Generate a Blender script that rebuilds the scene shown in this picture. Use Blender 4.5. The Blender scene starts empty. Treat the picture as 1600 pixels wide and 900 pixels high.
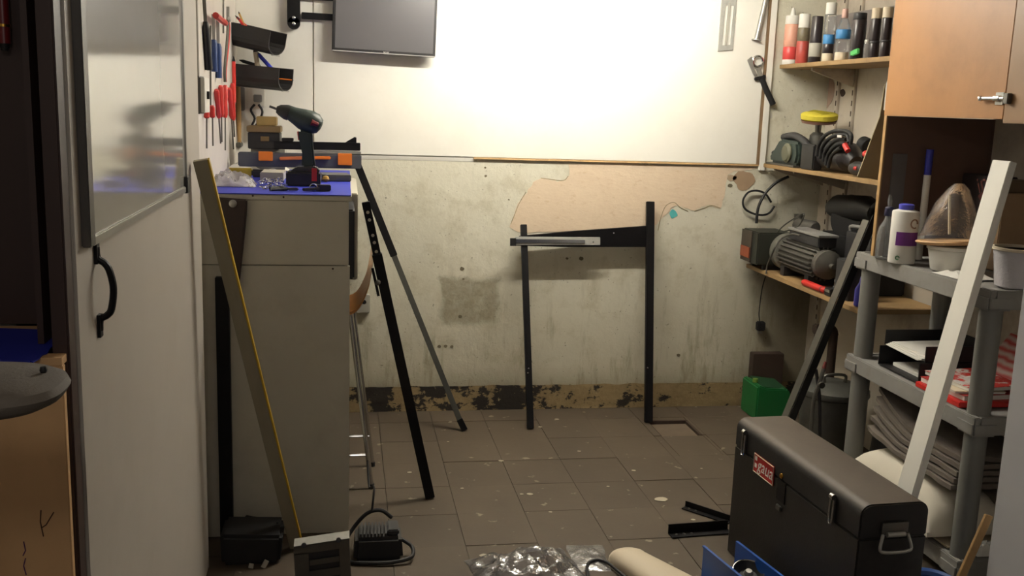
import bpy, bmesh, math, random
from mathutils import Vector, Matrix, noise
random.seed(7)
S = bpy.context.scene
COL = S.collection

# ------------------------------------------------------------------ camera
cam_data = bpy.data.cameras.new('camera'); cam = bpy.data.objects.new('camera', cam_data); COL.objects.link(cam)
FPX, EYE = 1550.0, 1.55
_d = Vector((-260, -295, FPX)).normalized()
_v = Vector((-286, 8460, FPX)); _v = (_v - _d * _v.dot(_d)).normalized()
_x = _v.cross(_d)
if _x.x < 0: _x = -_x
RW = Matrix((_x, _d, -_v))                      # world = RW @ camera ray (right, down, forward)
cam.matrix_world = Matrix.Translation((0, 0, EYE)) @ Matrix((
    (RW[0][0], -RW[0][1], -RW[0][2]), (RW[1][0], -RW[1][1], -RW[1][2]), (RW[2][0], -RW[2][1], -RW[2][2]))).to_4x4()
cam_data.sensor_width = 36; cam_data.lens = 36 * FPX / 1600; cam_data.clip_start = .05
S.camera = cam

# ------------------------------------------------------------------ world, lamp, exposure
W = bpy.data.worlds.new('world'); S.world = W; W.use_nodes = True
W.node_tree.nodes['Background'].inputs[0].default_value = (.95, .93, 1.0, 1)
W.node_tree.nodes['Background'].inputs[1].default_value = .05
LAMP = Vector((.98, 4.02, 2.27)); TUBE_STRENGTH = 150; TUBE_HALF = .6      # the tube itself is built below as a lamp
l2 = bpy.data.lights.new('fill_bulb', 'POINT'); l2.energy = 7; l2.color = (1.0, .93, .85); l2.shadow_soft_size = .1  # unseen weak bulb added behind the camera to brighten the near things
lo2 = bpy.data.objects.new('fill_bulb', l2); COL.objects.link(lo2); lo2.location = (-.1, -.4, 2.1)
S.view_settings.view_transform = 'Standard'; S.view_settings.look = 'None'
S.view_settings.gamma = 1; S.view_settings.use_curve_mapping = False
S.view_settings.exposure = .85

# ------------------------------------------------------------------ helpers
def ray(px, py): return RW @ Vector((px - 800, py - 450, FPX))
def PY(px, py, y): r = ray(px, py); return Vector((0, 0, EYE)) + r * (y / r.y)
def PX(px, py, x): r = ray(px, py); return Vector((0, 0, EYE)) + r * (x / r.x)
def PZ(px, py, z=0.): r = ray(px, py); return Vector((0, 0, EYE)) + r * ((z - EYE) / r.z)
def V(*a): return Vector(a)

def lin(c): return tuple((x / 12.92 if x <= .04045 else ((x + .055) / 1.055) ** 2.4) for x in c)
def rgb(h): return lin((int(h[0:2], 16) / 255, int(h[2:4], 16) / 255, int(h[4:6], 16) / 255))

class NT:                                         # small node-tree writer
    def __init__(s, name):
        s.m = bpy.data.materials.new(name); s.m.use_nodes = True; s.t = s.m.node_tree
        s.b = s.t.nodes['Principled BSDF']; s.out = s.t.nodes['Material Output']
        s.co = s.t.nodes.new('ShaderNodeTexCoord')
    def n(s, typ, **kw):
        nd = s.t.nodes.new(typ)
        for k, v in kw.items(): setattr(nd, k, v)
        return nd
    def link(s, a, b): s.t.links.new(a, b)
    def noise(s, scale, detail=4, rough=.6, stretch=None, w=0, src=None):
        mp = s.n('ShaderNodeMapping'); s.link(src or s.co.outputs['Object'], mp.inputs[0])
        if stretch: mp.inputs['Scale'].default_value = stretch
        mp.inputs['Location'].default_value = (w, w * .7, w * 1.3)
        nd = s.n('ShaderNodeTexNoise'); nd.inputs['Scale'].default_value = scale
        nd.inputs['Detail'].default_value = detail; nd.inputs['Roughness'].default_value = rough
        s.link(mp.outputs[0], nd.inputs['Vector']); return nd.outputs['Fac']
    def math(s, op, a, b=0., clamp=False):
        nd = s.n('ShaderNodeMath', operation=op); nd.use_clamp = clamp
        for i, x in enumerate((a, b)):
            if isinstance(x, (int, float)): nd.inputs[i].default_value = x
            else: s.link(x, nd.inputs[i])
        return nd.outputs[0]
    def step(s, x, lo, hi):
        nd = s.n('ShaderNodeMapRange'); nd.interpolation_type = 'SMOOTHSTEP'; nd.clamp = True
        s.link(x, nd.inputs[0]); nd.inputs[1].default_value = lo; nd.inputs[2].default_value = hi
        return nd.outputs[0]
    def mix(s, f, a, b):
        nd = s.n('ShaderNodeMix', data_type='RGBA')
        if isinstance(f, (int, float)): nd.inputs[0].default_value = f
        else: s.link(f, nd.inputs[0])
        for i, x in ((6, a), (7, b)):
            if isinstance(x, tuple): nd.inputs[i].default_value = x + (1,)
            else: s.link(x, nd.inputs[i])
        return nd.outputs[2]
    def xyz(s, geo=True):
        sp = s.n('ShaderNodeSeparateXYZ')
        if geo: s.link(s.n('ShaderNodeNewGeometry').outputs['Position'], sp.inputs[0])
        else: s.link(s.co.outputs['Object'], sp.inputs[0])
        return sp.outputs
    def color(s, c):
        if isinstance(c, tuple): s.b.inputs['Base Color'].default_value = c + (1,)
        else: s.link(c, s.b.inputs['Base Color'])
    def bump(s, h, strength=.3, dist=.01):
        nd = s.n('ShaderNodeBump'); nd.inputs['Strength'].default_value = strength; nd.inputs['Distance'].default_value = dist
        s.link(h, nd.inputs['Height']); s.link(nd.outputs[0], s.b.inputs['Normal'])

def mat(name, hexc, rough=.6, metal=0., var=.18, scale=9., bump=0., dirt=None, dirt_amt=.5, stretch=None, coat=0., spec=.5):
    k = NT(name); c = rgb(hexc)
    if var > 0 or dirt:
        f = k.noise(scale, 5, .62, stretch)
        d = tuple(x * (1 - var) for x in c); l = tuple(min(1, x * (1 + var)) for x in c)
        o = k.mix(f, d, l)
        if dirt: o = k.mix(k.math('MULTIPLY', k.step(k.noise(scale * .8, 6, .7, None, 3.1), .45, .75), dirt_amt), o, rgb(dirt))
        k.color(o)
        if bump: k.bump(k.noise(scale * 6, 4, .6, stretch, 1.7), bump, .004)
    else: k.color(c)
    k.b.inputs['Roughness'].default_value = rough; k.b.inputs['Metallic'].default_value = metal
    k.b.inputs['Coat Weight'].default_value = coat; k.b.inputs['Specular IOR Level'].default_value = spec
    return k.m

def film(name, tint='e8e8ea', body=.06, rough=.08):           # thin plastic: see-through, milky by 'body', glossy at the creases
    k = NT(name); k.t.nodes.remove(k.b)
    bp_ = k.n('ShaderNodeBump'); bp_.inputs['Strength'].default_value = .55; bp_.inputs['Distance'].default_value = .012; k.link(k.noise(26, 4, .6), bp_.inputs['Height'])
    tr = k.n('ShaderNodeBsdfTransparent'); gl = k.n('ShaderNodeBsdfGlossy'); df = k.n('ShaderNodeBsdfDiffuse'); fr = k.n('ShaderNodeFresnel')
    fr.inputs['IOR'].default_value = 1.5; gl.inputs['Roughness'].default_value = rough; df.inputs['Color'].default_value = rgb(tint) + (1,)
    for nd in (gl, df, fr): k.link(bp_.outputs[0], nd.inputs['Normal'])
    m1 = k.n('ShaderNodeMixShader'); m1.inputs[0].default_value = body; k.link(tr.outputs[0], m1.inputs[1]); k.link(df.outputs[0], m1.inputs[2])
    m2 = k.n('ShaderNodeMixShader'); k.link(k.math('MULTIPLY', fr.outputs[0], .8, True), m2.inputs[0]); k.link(m1.outputs[0], m2.inputs[1]); k.link(gl.outputs[0], m2.inputs[2])
    k.link(m2.outputs[0], k.out.inputs[0]); return k.m

class MB:                                         # collects shapes into ONE mesh
    def __init__(s): s.v = []; s.f = []
    def add(s, vs, fs):
        o = len(s.v); s.v += [Vector(p) for p in vs]; s.f += [tuple(i + o for i in f) for f in fs]; return s
    def box(s, a, b, rot=None, piv=None):
        x0, y0, z0 = a; x1, y1, z1 = b
        vs = [Vector(p) for p in ((x0, y0, z0), (x1, y0, z0), (x1, y1, z0), (x0, y1, z0), (x0, y0, z1), (x1, y0, z1), (x1, y1, z1), (x0, y1, z1))]
        if rot is not None:
            c = Vector(piv) if piv is not None else sum(vs, Vector()) / 8
            vs = [c + rot @ (p - c) for p in vs]
        return s.add(vs, [(0, 3, 2, 1), (4, 5, 6, 7), (0, 1, 5, 4), (1, 2, 6, 5), (2, 3, 7, 6), (3, 0, 4, 7)])
    def cbox(s, c, size, rot=None):
        c = Vector(c); h = Vector(size) / 2; return s.box(c - h, c + h, rot, c)
    def bar(s, p0, p1, w, h, up=(0, 0, 1), off=(0, 0)):       # box along a segment, w across, h along 'up'
        p0 = Vector(p0); p1 = Vector(p1); d = (p1 - p0).normalized(); u = Vector(up)
        if abs(d.dot(u.normalized())) > .98: u = Vector((0, 1, 0))
        r = d.cross(u).normalized(); u = r.cross(d).normalized(); vs = []
        for p in (p0, p1):
            for a, b in ((-.5, -.5), (.5, -.5), (.5, .5), (-.5, .5)): vs.append(p + r * (a * w + off[0]) + u * (b * h + off[1]))
        return s.add(vs, [(0, 3, 2, 1), (4, 5, 6, 7), (0, 1, 5, 4), (1, 2, 6, 5), (2, 3, 7, 6), (3, 0, 4, 7)])
    def angle(s, p0, p1, w, t, up=(0, 0, 1)):                 # L-section iron
        s.bar(p0, p1, w, t, up, (0, -(w - t) / 2)); return s.bar(p0, p1, t, w, up, (-(w - t) / 2, 0))
    def tube(s, pts, r, n=8):
        pts = [Vector(p) for p in pts]; R = r if isinstance(r, (list, tuple)) else [r] * len(pts)
        o = len(s.v); u = None
        for i, p in enumerate(pts):
            d = (pts[min(i + 1, len(pts) - 1)] - pts[max(i - 1, 0)]).normalized()
            if u is None:
                u = d.orthogonal().normalized()
            u = (u - d * u.dot(d)).normalized(); w = d.cross(u)
            for k in range(n):
                a = 2 * math.pi * k / n; s.v.append(p + (u * math.cos(a) + w * math.sin(a)) * R[i])
        for i in range(len(pts) - 1):
            for k in range(n):
                a = o + i * n + k; b = o + i * n + (k + 1) % n; s.f.append((a, b, b + n, a + n))
        s.f.append(tuple(o + k for k in reversed(range(n)))); s.f.append(tuple(o + (len(pts) - 1) * n + k for k in range(n)))
        return s
    def lathe(s, prof, org, axis=(0, 0, 1), n=20):            # prof: (radius, height)
        axis = Vector(axis).normalized(); u = axis.orthogonal().normalized(); w = axis.cross(u); org = Vector(org); o = len(s.v)
        for r, h in prof:
            for k in range(n):
                a = 2 * math.pi * k / n; s.v.append(org + axis * h + (u * math.cos(a) + w * math.sin(a)) * max(r, 1e-4))
        for i in range(len(prof) - 1):
            for k in range(n):
                a = o + i * n + k; b = o + i * n + (k + 1) % n; s.f.append((a, b, b + n, a + n))
        s.f.append(tuple(o + k for k in reversed(range(n)))); s.f.append(tuple(o + (len(prof) - 1) * n + k for k in range(n)))
        return s
    def prism(s, pts, vec):
        pts = [Vector(p) for p in pts]; vec = Vector(vec); n = len(pts)
        return s.add(pts + [p + vec for p in pts], [tuple(reversed(range(n))), tuple(range(n, 2 * n))] + [(i, (i + 1) % n, (i + 1) % n + n, i + n) for i in range(n)])
    def grid(s, fn, nu, nv, thick=0.):                        # fn(u,v)->point ; thick adds a second skin below
        o = len(s.v); P = [[Vector(fn(i / nu, j / nv)) for j in range(nv + 1)] for i in range(nu + 1)]
        idx = lambda i, j: o + i * (nv + 1) + j
        for row in P: s.v += row
        for i in range(nu):
            for j in range(nv): s.f.append((idx(i, j), idx(i + 1, j), idx(i + 1, j + 1), idx(i, j + 1)))
        if thick:
            m = len(s.v) - o
            for row in P: s.v += [p - Vector((0, 0, thick)) for p in row]
            for i in range(nu):
                for j in range(nv): s.f.append((idx(i, j + 1) + m, idx(i + 1, j + 1) + m, idx(i + 1, j) + m, idx(i, j) + m))
            ring = [(i, 0) for i in range(nu)] + [(nu, j) for j in range(nv)] + [(i, nv) for i in range(nu, 0, -1)] + [(0, j) for j in range(nv, 0, -1)]
            for a, b in zip(ring, ring[1:] + ring[:1]): s.f.append((idx(*a), idx(*a) + m, idx(*b) + m, idx(*b)))
        return s

ORG = {}
def tag(o, label=None, cat=None, group=None, kind=None):
    for k, v in (('label', label), ('category', cat), ('group', group), ('kind', kind)):
        if v: o[k] = v
def thing(name, label, cat, loc, group=None):
    o = bpy.data.objects.new(name, None); COL.objects.link(o); o.empty_display_size = .02
    o.location = loc; ORG[o] = Vector(loc); tag(o, label, cat, group); return o
def part(name, mb, m, parent=None, label=None, cat=None, group=None, kind=None, bev=0., smooth=True, seg=2):
    me = bpy.data.meshes.new(name); vs = mb.v
    if parent is not None: org = ORG[parent]
    else:
        lo_ = [min(p[i] for p in vs) for i in range(3)]; hi = [max(p[i] for p in vs) for i in range(3)]
        org = Vector(((lo_[0] + hi[0]) / 2, (lo_[1] + hi[1]) / 2, lo_[2]))
    me.from_pydata([p - org for p in vs], [], mb.f)
    b = bmesh.new(); b.from_mesh(me)
    bmesh.ops.recalc_face_normals(b, faces=b.faces)
    if bev:
        es = [e for e in b.edges if len(e.link_faces) == 2 and e.calc_face_angle(0) > .5]
        bmesh.ops.bevel(b, geom=es, offset=bev, segments=seg, affect='EDGES', clamp_overlap=True)
    b.to_mesh(me); b.free()
    if smooth:
        me.polygons.foreach_set('use_smooth', [True] * len(me.polygons)); me.set_sharp_from_angle(angle=.7)
    me.materials.append(m)
    o = bpy.data.objects.new(name, me); COL.objects.link(o)
    if parent is None: o.location = org
    else: o.parent = parent
    ORG[o] = org
    tag(o, label, cat, group, kind); return o
def dup(root, loc, label=None, rotz=0.):
    r = root.copy(); COL.objects.link(r); r.location = loc; r.rotation_euler = (0, 0, rotz); ORG[r] = Vector(loc)
    if label: r['label'] = label
    for ch in root.children:
        c = ch.copy(); COL.objects.link(c); c.parent = r
        for g in ch.children:
            d = g.copy(); COL.objects.link(d); d.parent = c
    return r
def text_mb(txt, size, org, right, up, depth=.0006, shear=0.):
    cu = bpy.data.curves.new('lettering', 'FONT'); cu.body = txt; cu.size = size; cu.extrude = depth; cu.shear = shear; cu.align_x = 'CENTER'; cu.align_y = 'CENTER'
    cu.resolution_u = 2
    ob = bpy.data.objects.new('lettering', cu); COL.objects.link(ob)
    dg = bpy.context.evaluated_depsgraph_get(); me = bpy.data.meshes.new_from_object(ob.evaluated_get(dg))
    right = Vector(right).normalized(); up = Vector(up).normalized(); nrm = right.cross(up)
    mb = MB(); mb.add([Vector(org) + right * v.co.x + up * v.co.y + nrm * v.co.z for v in me.vertices], [tuple(p.vertices) for p in me.polygons])
    bpy.data.objects.remove(ob); bpy.data.curves.remove(cu); bpy.data.meshes.remove(me); return mb
def arc(c, r, a0, a1, n, ax=(1, 0, 0), ay=(0, 0, 1)):
    c = Vector(c); ax = Vector(ax); ay = Vector(ay)
    return [c + ax * r * math.cos(a0 + (a1 - a0) * i / n) + ay * r * math.sin(a0 + (a1 - a0) * i / n) for i in range(n + 1)]
def spline(pts, n=6):
    pts = [Vector(p) for p in pts]; out = []
    P = [pts[0] * 2 - pts[1]] + pts + [pts[-1] * 2 - pts[-2]]
    for i in range(1, len(P) - 2):
        for k in range(n):
            t = k / n; a, b, c, d = P[i - 1:i + 3]
            out.append(.5 * ((2 * b) + (c - a) * t + (2 * a - 5 * b + 4 * c - d) * t * t + (3 * b - a - 3 * c + d) * t ** 3))
    out.append(pts[-1]); return out
def nz(x, y, z=0., s=1.): return noise.noise(Vector((x * s, y * s, z * s)))

# ------------------------------------------------------------------ materials
M_white = mat('white_paint', 'b9b2a8', .5, 0, .05, 3, .08, '9c9384', .18)
M_panel = mat('panel_paint', 'e6e3d9', .55, 0, .03, 2, .05, 'b5ab98', .15)
M_ceil = mat('ceiling_paint', 'd8d4ca', .8, 0, .04, 3)
M_black = mat('black_metal', '0e0d0f', .45, .0, .35, 25, .05, '2c2722', .12, spec=.25)
M_blackplastic = mat('black_plastic', '1b1a1b', .5, 0, .3, 14, .03, '3a352f', .2)
M_rubber = mat('black_rubber', '141314', .65, 0, .2, 20)
M_chrome = mat('chrome', 'c9c9c9', .16, 1, .08, 20)
M_steel = mat('steel', 'a5a39c', .35, .55, .2, 18)
M_zinc = mat('bright_zinc', 'b4b3ac', .35, .25, .25, 30)
M_dullsteel = mat('dull_steel', '6a6862', .45, .8, .25, 14, .04)
M_galv = mat('galvanised', '62625d', .5, .7, .3, 9, .05, '3a352d', .4)
M_greyplastic = mat('grey_plastic', '85837f', .55, 0, .1, 12, .06, '6a645c', .35)
M_wood = mat('bare_wood', 'a88555', .6, 0, .25, 14, .06, '6c5133', .3, (1, 1, .12))
M_shelfwood = mat('shelf_wood', '94774f', .65, 0, .25, 10, .06, '4f4130', .4, (1, .15, 1))
M_ply = mat('plywood', 'd2a878', .6, 0, .14, 6, .03, 'b08a60', .4, (1, 1, .25))
M_cup = mat('cupboard_ply', '9f6d38', .5, 0, .16, 5, .03, '80552a', .45, (1, 1, .2))
M_cup2 = mat('cupboard_ply_pale', '8f6d49', .5, 0, .12, 5, .03, '7d5d42', .5, (1, 1, .2))
M_bent = mat('bent_ply', 'bd8146', .35, 0, .15, 8, 0, None, .4, (.2, 1, 1), coat=.3)
M_darkwood = mat('dark_wood', '3a2722', .5, 0, .25, 7, .04, None, .4, (1, 1, .15))
M_darkboard = mat('dark_board', '664e40', .7, 0, .2, 6)
M_blue = mat('blue_cover', '2531a6', .55, 0, .1, 10, .04)
M_bluebin = mat('blue_plastic', '1d4f9c', .4, 0, .1, 9)
M_red = mat('red_plastic', 'c22823', .4, 0, .12, 12)
M_redhandle = mat('red_handle', 'cf3a34', .35, 0, .15, 30)
M_darkred = mat('dark_red', '6f1a1d', .35, 0, .2, 8)
M_orange = mat('orange_plastic', 'e07a24', .45, 0, .1, 10)
M_greyboard = mat('grey_board', 'a6a296', .6, 0, .1, 9)
M_yellow = mat('yellow_paint', 'b69320', .55, 0, .3, 14)
M_greyblack = mat('dark_grey_plastic', '2e2d2f', .45, 0, .2, 12)
M_green = mat('green_plastic', '14602d', .45, 0, .12, 7)
M_drillgreen = mat('drill_green', '22302c', .45, 0, .15, 12)
M_chest = mat('chest_black', '1c1917', .5, 0, .25, 20, .12, '2b2622', .5)
M_chesttop = mat('chest_top', '3b342c', .7, 0, .25, 9, .12, '5f554a', .55)
M_cream = mat('cream_plastic', 'cdbfa6', .5, 0, .06, 6)
M_paper = mat('white_paper', 'd7d4cc', .7, 0, .06, 9)
M_card = mat('cardboard', '8d7357', .8, 0, .12, 9)
M_sack = mat('grey_sack', '6a6158', .9, 0, .25, 16, .3)
M_foam = mat('white_foam', 'cfc8b8', .85, 0, .08, 7, .1)
M_fridge = mat('appliance_white', 'bdbdc0', .45, 0, .03, 6)
M_tape = mat('pad_grey', '665e54', .75, 0, .12, 40, .15)
M_film = film('clear_film', 'e9e6ea', .07, .14)
M_filmthick = film('milky_film', 'e4e0e4', .6, .2)
M_glass = film('clear_plastic', 'd3d6d6', .12, .05)
M_brownbox = mat('brown_box', '6e5a3a', .6, 0, .15, 10)
M_padyellow = mat('yellow_foam', 'c9bb3c', .85, 0, .15, 22, .2)
M_purple = mat('purple_label', '6a2a7d', .5, 0, .05, 5)
M_labelblue = mat('blue_label', '3f82b8', .5, 0, .05, 5)
M_gold = mat('brass', 'b58a3c', .3, 1, .1, 12)
M_dust = mat('dusty_motor', '56534d', .65, .3, .3, 12, .1, '3c3832', .4)
M_rust = mat('rusty_dark', '3a2b22', .8, .2, .3, 10, .1)

def m_plaster():
    k = NT('old_plaster'); x, y, z = k.xyz()
    n1 = k.noise(2.2, 6, .65); n2 = k.noise(9, 6, .7, None, 4); n3 = k.noise(38, 4, .65, None, 9)
    c = k.mix(n1, rgb('bdb9a6'), rgb('dcd8c6'))
    c = k.mix(k.math('MULTIPLY', k.step(n2, .48, .70), .38), c, rgb('a09677'))
    # vertical scuffs, heavier in the lower half
    sc = k.noise(16, 5, .7, (1, 1, .16), 2)
    low = k.math('SUBTRACT', 1, k.step(z, .15, 1.0))
    c = k.mix(k.math('MULTIPLY', k.math('MULTIPLY', k.step(sc, .5, .72), low), .7), c, rgb('736b50'))
    # cement-coloured rubbed patch
    dx = k.math('ABSOLUTE', k.math('SUBTRACT', x, .62)); dz = k.math('ABSOLUTE', k.math('SUBTRACT', z, .57))
    wob = k.math('MULTIPLY', k.math('SUBTRACT', n2, .5), .14)
    box = k.math('MULTIPLY', k.math('SUBTRACT', 1, k.step(k.math('ADD', dx, wob), .13, .17)), k.math('SUBTRACT', 1, k.step(k.math('ADD', dz, wob), .10, .14)))
    c = k.mix(k.math('MULTIPLY', box, k.math('ADD', .3, k.math('MULTIPLY', n3, .75))), c, rgb('6e664e'))
    g2 = k.math('SUBTRACT', 1, k.step(k.math('ADD', z, k.math('MULTIPLY', n1, .5)), .35, 1.35))
    c = k.mix(k.math('MULTIPLY', g2, .38), c, rgb('9a9072'))
    # damp and soot towards the right corner and the foot
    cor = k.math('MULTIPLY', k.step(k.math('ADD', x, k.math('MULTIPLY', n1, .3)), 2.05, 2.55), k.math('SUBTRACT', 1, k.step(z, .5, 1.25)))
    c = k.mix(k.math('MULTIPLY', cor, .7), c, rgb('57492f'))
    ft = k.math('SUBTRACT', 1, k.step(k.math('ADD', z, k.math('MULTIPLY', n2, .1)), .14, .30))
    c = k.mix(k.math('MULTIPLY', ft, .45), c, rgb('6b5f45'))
    sp = k.step(k.noise(70, 2, .5, None, 6), .70, .76)
    c = k.mix(k.math('MULTIPLY', sp, .6), c, rgb('4c4738'))
    k.color(c); k.b.inputs['Roughness'].default_value = .75
    k.bump(k.math('ADD', n3, k.math('MULTIPLY', n2, 1.5)), .35, .006); return k.m
def m_skirting():
    k = NT('peeling_skirting'); n = k.noise(7, 6, .72, (1, 1, 1.6)); n2 = k.noise(26, 5, .7, None, 3); n3 = k.noise(3.2, 3, .5, None, 8)
    c = k.mix(n2, rgb('6d5b3e'), rgb('a08b63'))
    c = k.mix(k.step(k.math('ADD', n, k.math('MULTIPLY', n3, .6)), .80, .85), c, rgb('241e18'))
    c = k.mix(k.step(n2, .66, .72), c, rgb('9a8a6a'))
    k.color(c); k.b.inputs['Roughness'].default_value = .8; k.bump(k.math('ADD', n, n2), .6, .006); return k.m
def m_tile():
    k = NT('floor_tile'); gp = k.n('ShaderNodeNewGeometry').outputs['Position']
    n = k.noise(3.5, 6, .65, None, 0, gp); n2 = k.noise(22, 5, .7, None, 5, gp)
    inf = k.n('ShaderNodeObjectInfo').outputs['Random']
    c = k.mix(k.math('ADD', k.math('MULTIPLY', n, .75), k.math('MULTIPLY', inf, .25)), rgb('3f362c'), rgb('5a4e40'))
    c = k.mix(k.math('MULTIPLY', k.step(n2, .5, .75), .35), c, rgb('48403a'))
    c = k.mix(k.math('MULTIPLY', k.step(k.noise(17, 3, .5, None, 11, gp), .665, .73), .7), c, rgb('8f8673'))
    k.color(c); k.b.inputs['Roughness'].default_value = .62; k.b.inputs['Specular IOR Level'].default_value = .35
    k.bump(n2, .15, .003); return k.m
def m_pink():
    k = NT('bare_plaster'); n = k.noise(5, 6, .7); n2 = k.noise(24, 5, .7, (1, 1, 2), 2)
    c = k.mix(n, rgb('c7b096'), rgb('dccab0')); c = k.mix(k.math('MULTIPLY', k.step(n2, .55, .72), .35), c, rgb('b3946f'))
    k.color(c); k.b.inputs['Roughness'].default_value = .85; k.bump(n2, .4, .004); return k.m
def m_batten():
    k = NT('painted_batten'); n = k.noise(18, 4, .6, (1, 1, .2))
    k.color(k.mix(n, rgb('77705c'), rgb('999079'))); k.b.inputs['Roughness'].default_value = .6; return k.m
M_plaster, M_skirt, M_tile, M_pink, M_batten = m_plaster(), m_skirting(), m_tile(), m_pink(), m_batten()
M_grout = mat('grout', '4d4337', .9, 0, .2, 20)
M_sidewall = mat('side_wall', 'bdb3a3', .75, 0, .1, 4, .2, '7d6a58', .55)
M_leftwall = mat('left_wall', 'd9d2c8', .6, 0, .05, 4, .1, 'a79d90', .25)

# ------------------------------------------------------------------ setting
YB = 4.87
floor = part('floor', MB().box((-1.3, -1.2, -.07), (2.55, 4.97, -.025)), M_grout, kind='structure')
hole = (1.51, 4.40, 1.72, 4.635)
def tile(x0, y0, x1, y1):
    z = random.uniform(-.0016, .0006); g = .0009
    part('tile', MB().box((x0 + g, y0 + g, -.0245), (x1 - g, y1 - g, z)), M_tile, floor, smooth=False)
xs = [-.5] + [.165 + .262 * i for i in range(-2, 9)] + [2.45]
ys = [4.87 - .03 - .28 * i + .0 for i in range(0, 13)]
ys = [4.87] + [3.845 + .28 * i for i in range(3, -9, -1)]
for a, b in zip(xs, xs[1:]):
    for t, u in zip(ys, ys[1:]):
        if b > hole[0] and a < hole[2] and t > hole[1] and u < hole[3]:
            hx0, hx1, hy0, hy1 = max(a, hole[0]), min(b, hole[2]), max(u, hole[1]), min(t, hole[3])
            if hx0 - a > .01: tile(a, u, hx0, t)
            if b - hx1 > .01: tile(hx1, u, b, t)
            if hy0 - u > .01: tile(hx0, u, hx1, hy0)
            if t - hy1 > .01: tile(hx0, hy1, hx1, t)
        else: tile(a, u, b, t)
part('screed', MB().box((-1.3, -1.2, -.0245), (2.45, ys[-1] - .004, -.001)), M_tile, floor)
cov = thing('floor_hatch', 'sunken square floor hatch in the tiles beside the foot of the tall black frame leg', 'floor hatch', (1.615, 4.52, -.025))
part('hatch_plate', MB().box((1.515, 4.405, -.0249), (1.715, 4.63, -.014)), mat('hatch_plate', '66584a', .7, .2, .25, 14), cov)
r_ = MB()
for a, b in (((1.511, 4.618, -.0249), (1.719, 4.634, .003)), ((1.708, 4.402, -.0249), (1.719, 4.618, .001)), ((1.511, 4.402, -.0249), (1.518, 4.618, -.004))): r_.box(a, b)
part('hatch_rim', r_, M_rust, cov)

ceiling = part('ceiling', MB().box((-1.3, -1.2, 2.42), (2.55, 4.97, 2.47)), M_ceil, kind='structure')
wb = part('wall_back', MB().box((-.6, YB, -.02), (2.55, 4.97, 2.42)), M_plaster, kind='structure')
part('wall_panel', MB().box((-.148, 4.858, 1.292), (2.083, 4.8695, 2.42)), M_panel, wb, bev=.002)
part('wall_panel', MB().box((-.5, 4.860, 1.275), (-.153, 4.8695, 2.42)), M_panel, wb, bev=.002)
part('cover_strip', MB().box((2.098, 4.852, 1.26), (2.130, 4.8695, 2.42)), M_panel, wb, bev=.002)
part('trim_1', MB().box((.62, 4.856, 1.283), (2.1, 4.8695, 1.2915)), mat('strip_wood', 'c3a273', .7, 0, .35, 20, .1, '8d6d48', .6), kind='structure')
part('trim_2', MB().box((2.084, 4.853, 1.292), (2.097, 4.8695, 2.42)), mat('strip_dark', '7a6248', .7, 0, .3, 12), kind='structure')
part('trim_3', MB().grid(lambda u, v: (-.1 + .72 * u, 4.869 - .006 * v, 1.272 + .018 * v + .005 * nz(u * 30, v)), 30, 1, .004), M_panel, kind='structure')
def baseb(u, v): return (-.02 + 2.45 * u, 4.866 - .006 * nz(u * 22, v * 3, 1) - .004, .13 * v + (.006 * nz(u * 30, 5) if v > .9 else 0))
bb = part('baseboard_back', MB().box((-.0, 4.862, 0), (2.45, 4.8695, .124)).grid(baseb, 90, 5), M_skirt, kind='structure')
def zp(x, y): return PY(760 + x / 3.478, 230 + y / 3.478, YB)
poly = [(445, 97), (452, 150), (430, 180), (385, 186), (340, 175), (300, 165), (255, 188), (228, 235), (200, 270), (180, 292), (158, 340), (150, 370), (125, 430), (150, 455), (210, 468), (330, 462), (480, 455), (700, 450), (870, 445), (925, 420), (950, 385), (985, 360), (1000, 330), (1035, 316), (1080, 330), (1130, 345), (1170, 325), (1210, 314), (1270, 335), (1292, 270), (1300, 200), (1312, 150), (1345, 132), (1470, 118), (1465, 106), (1300, 101), (1080, 102), (900, 95), (700, 80)]
pts = []
for i, p in enumerate(poly):
    q = poly[(i + 1) % len(poly)]
    for t in (0, .33, .66):
        x, y = p[0] + (q[0] - p[0]) * t, p[1] + (q[1] - p[1]) * t
        pts.append(zp(x + 7 * nz(x * .05, y * .05, 2), y + 7 * nz(x * .05, y * .05, 9)) + V(0, -.0003, 0))
part('bare_plaster', MB().prism(pts, (0, -.0018, 0)), M_pink, wb, smooth=False)
def blob(cx, cy, rx, ry, name, m, seed, n=18):
    ps = [PY(cx + rx * math.cos(a) * (1 + .45 * nz(math.cos(a), math.sin(a), seed)), cy + ry * math.sin(a) * (1 + .45 * nz(math.cos(a), math.sin(a), seed + 5)), YB) + V(0, -.0003, 0) for a in [2 * math.pi * i / n for i in range(n)]]
    part(name, MB().prism(ps, (0, -.0015, 0)), m, wb, smooth=False)
blob(1163, 283, 17, 15, 'bare_plaster', mat('brown_plaster', '9a8268', .85, 0, .2, 14, .2), 1)
blob(1143, 278, 8, 5, 'bare_plaster', mat('brown_plaster_pale', 'a8957c', .85, 0, .2, 14, .2), 4)
M_teal = mat('teal_paint', '4fa6a4', .6, 0, .2, 20)
blob(1052, 334, 6, 7, 'paint_fleck', M_teal, 2); blob(844, 338, 4, 4, 'paint_fleck', M_teal, 3)
M_hole = mat('hole_dark', '6a614c', .9, 0, .2, 30)
for i, (cx, cy, r) in enumerate(((758, 262, 2.4), (759, 275, 3), (722, 420, 5), (724, 436, 2.5), (719, 494, 4), (686, 541, 4), (696, 541, 4), (706, 541, 3.5), (640, 468, 3), (1141, 290, 5), (1086, 285, 3), (886, 404, 3), (908, 404, 5), (795, 312, 2), (1060, 555, 4))):
    blob(cx, cy, r * .75, r * .6, 'wall_hole', M_hole, 20 + i, 9)
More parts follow.
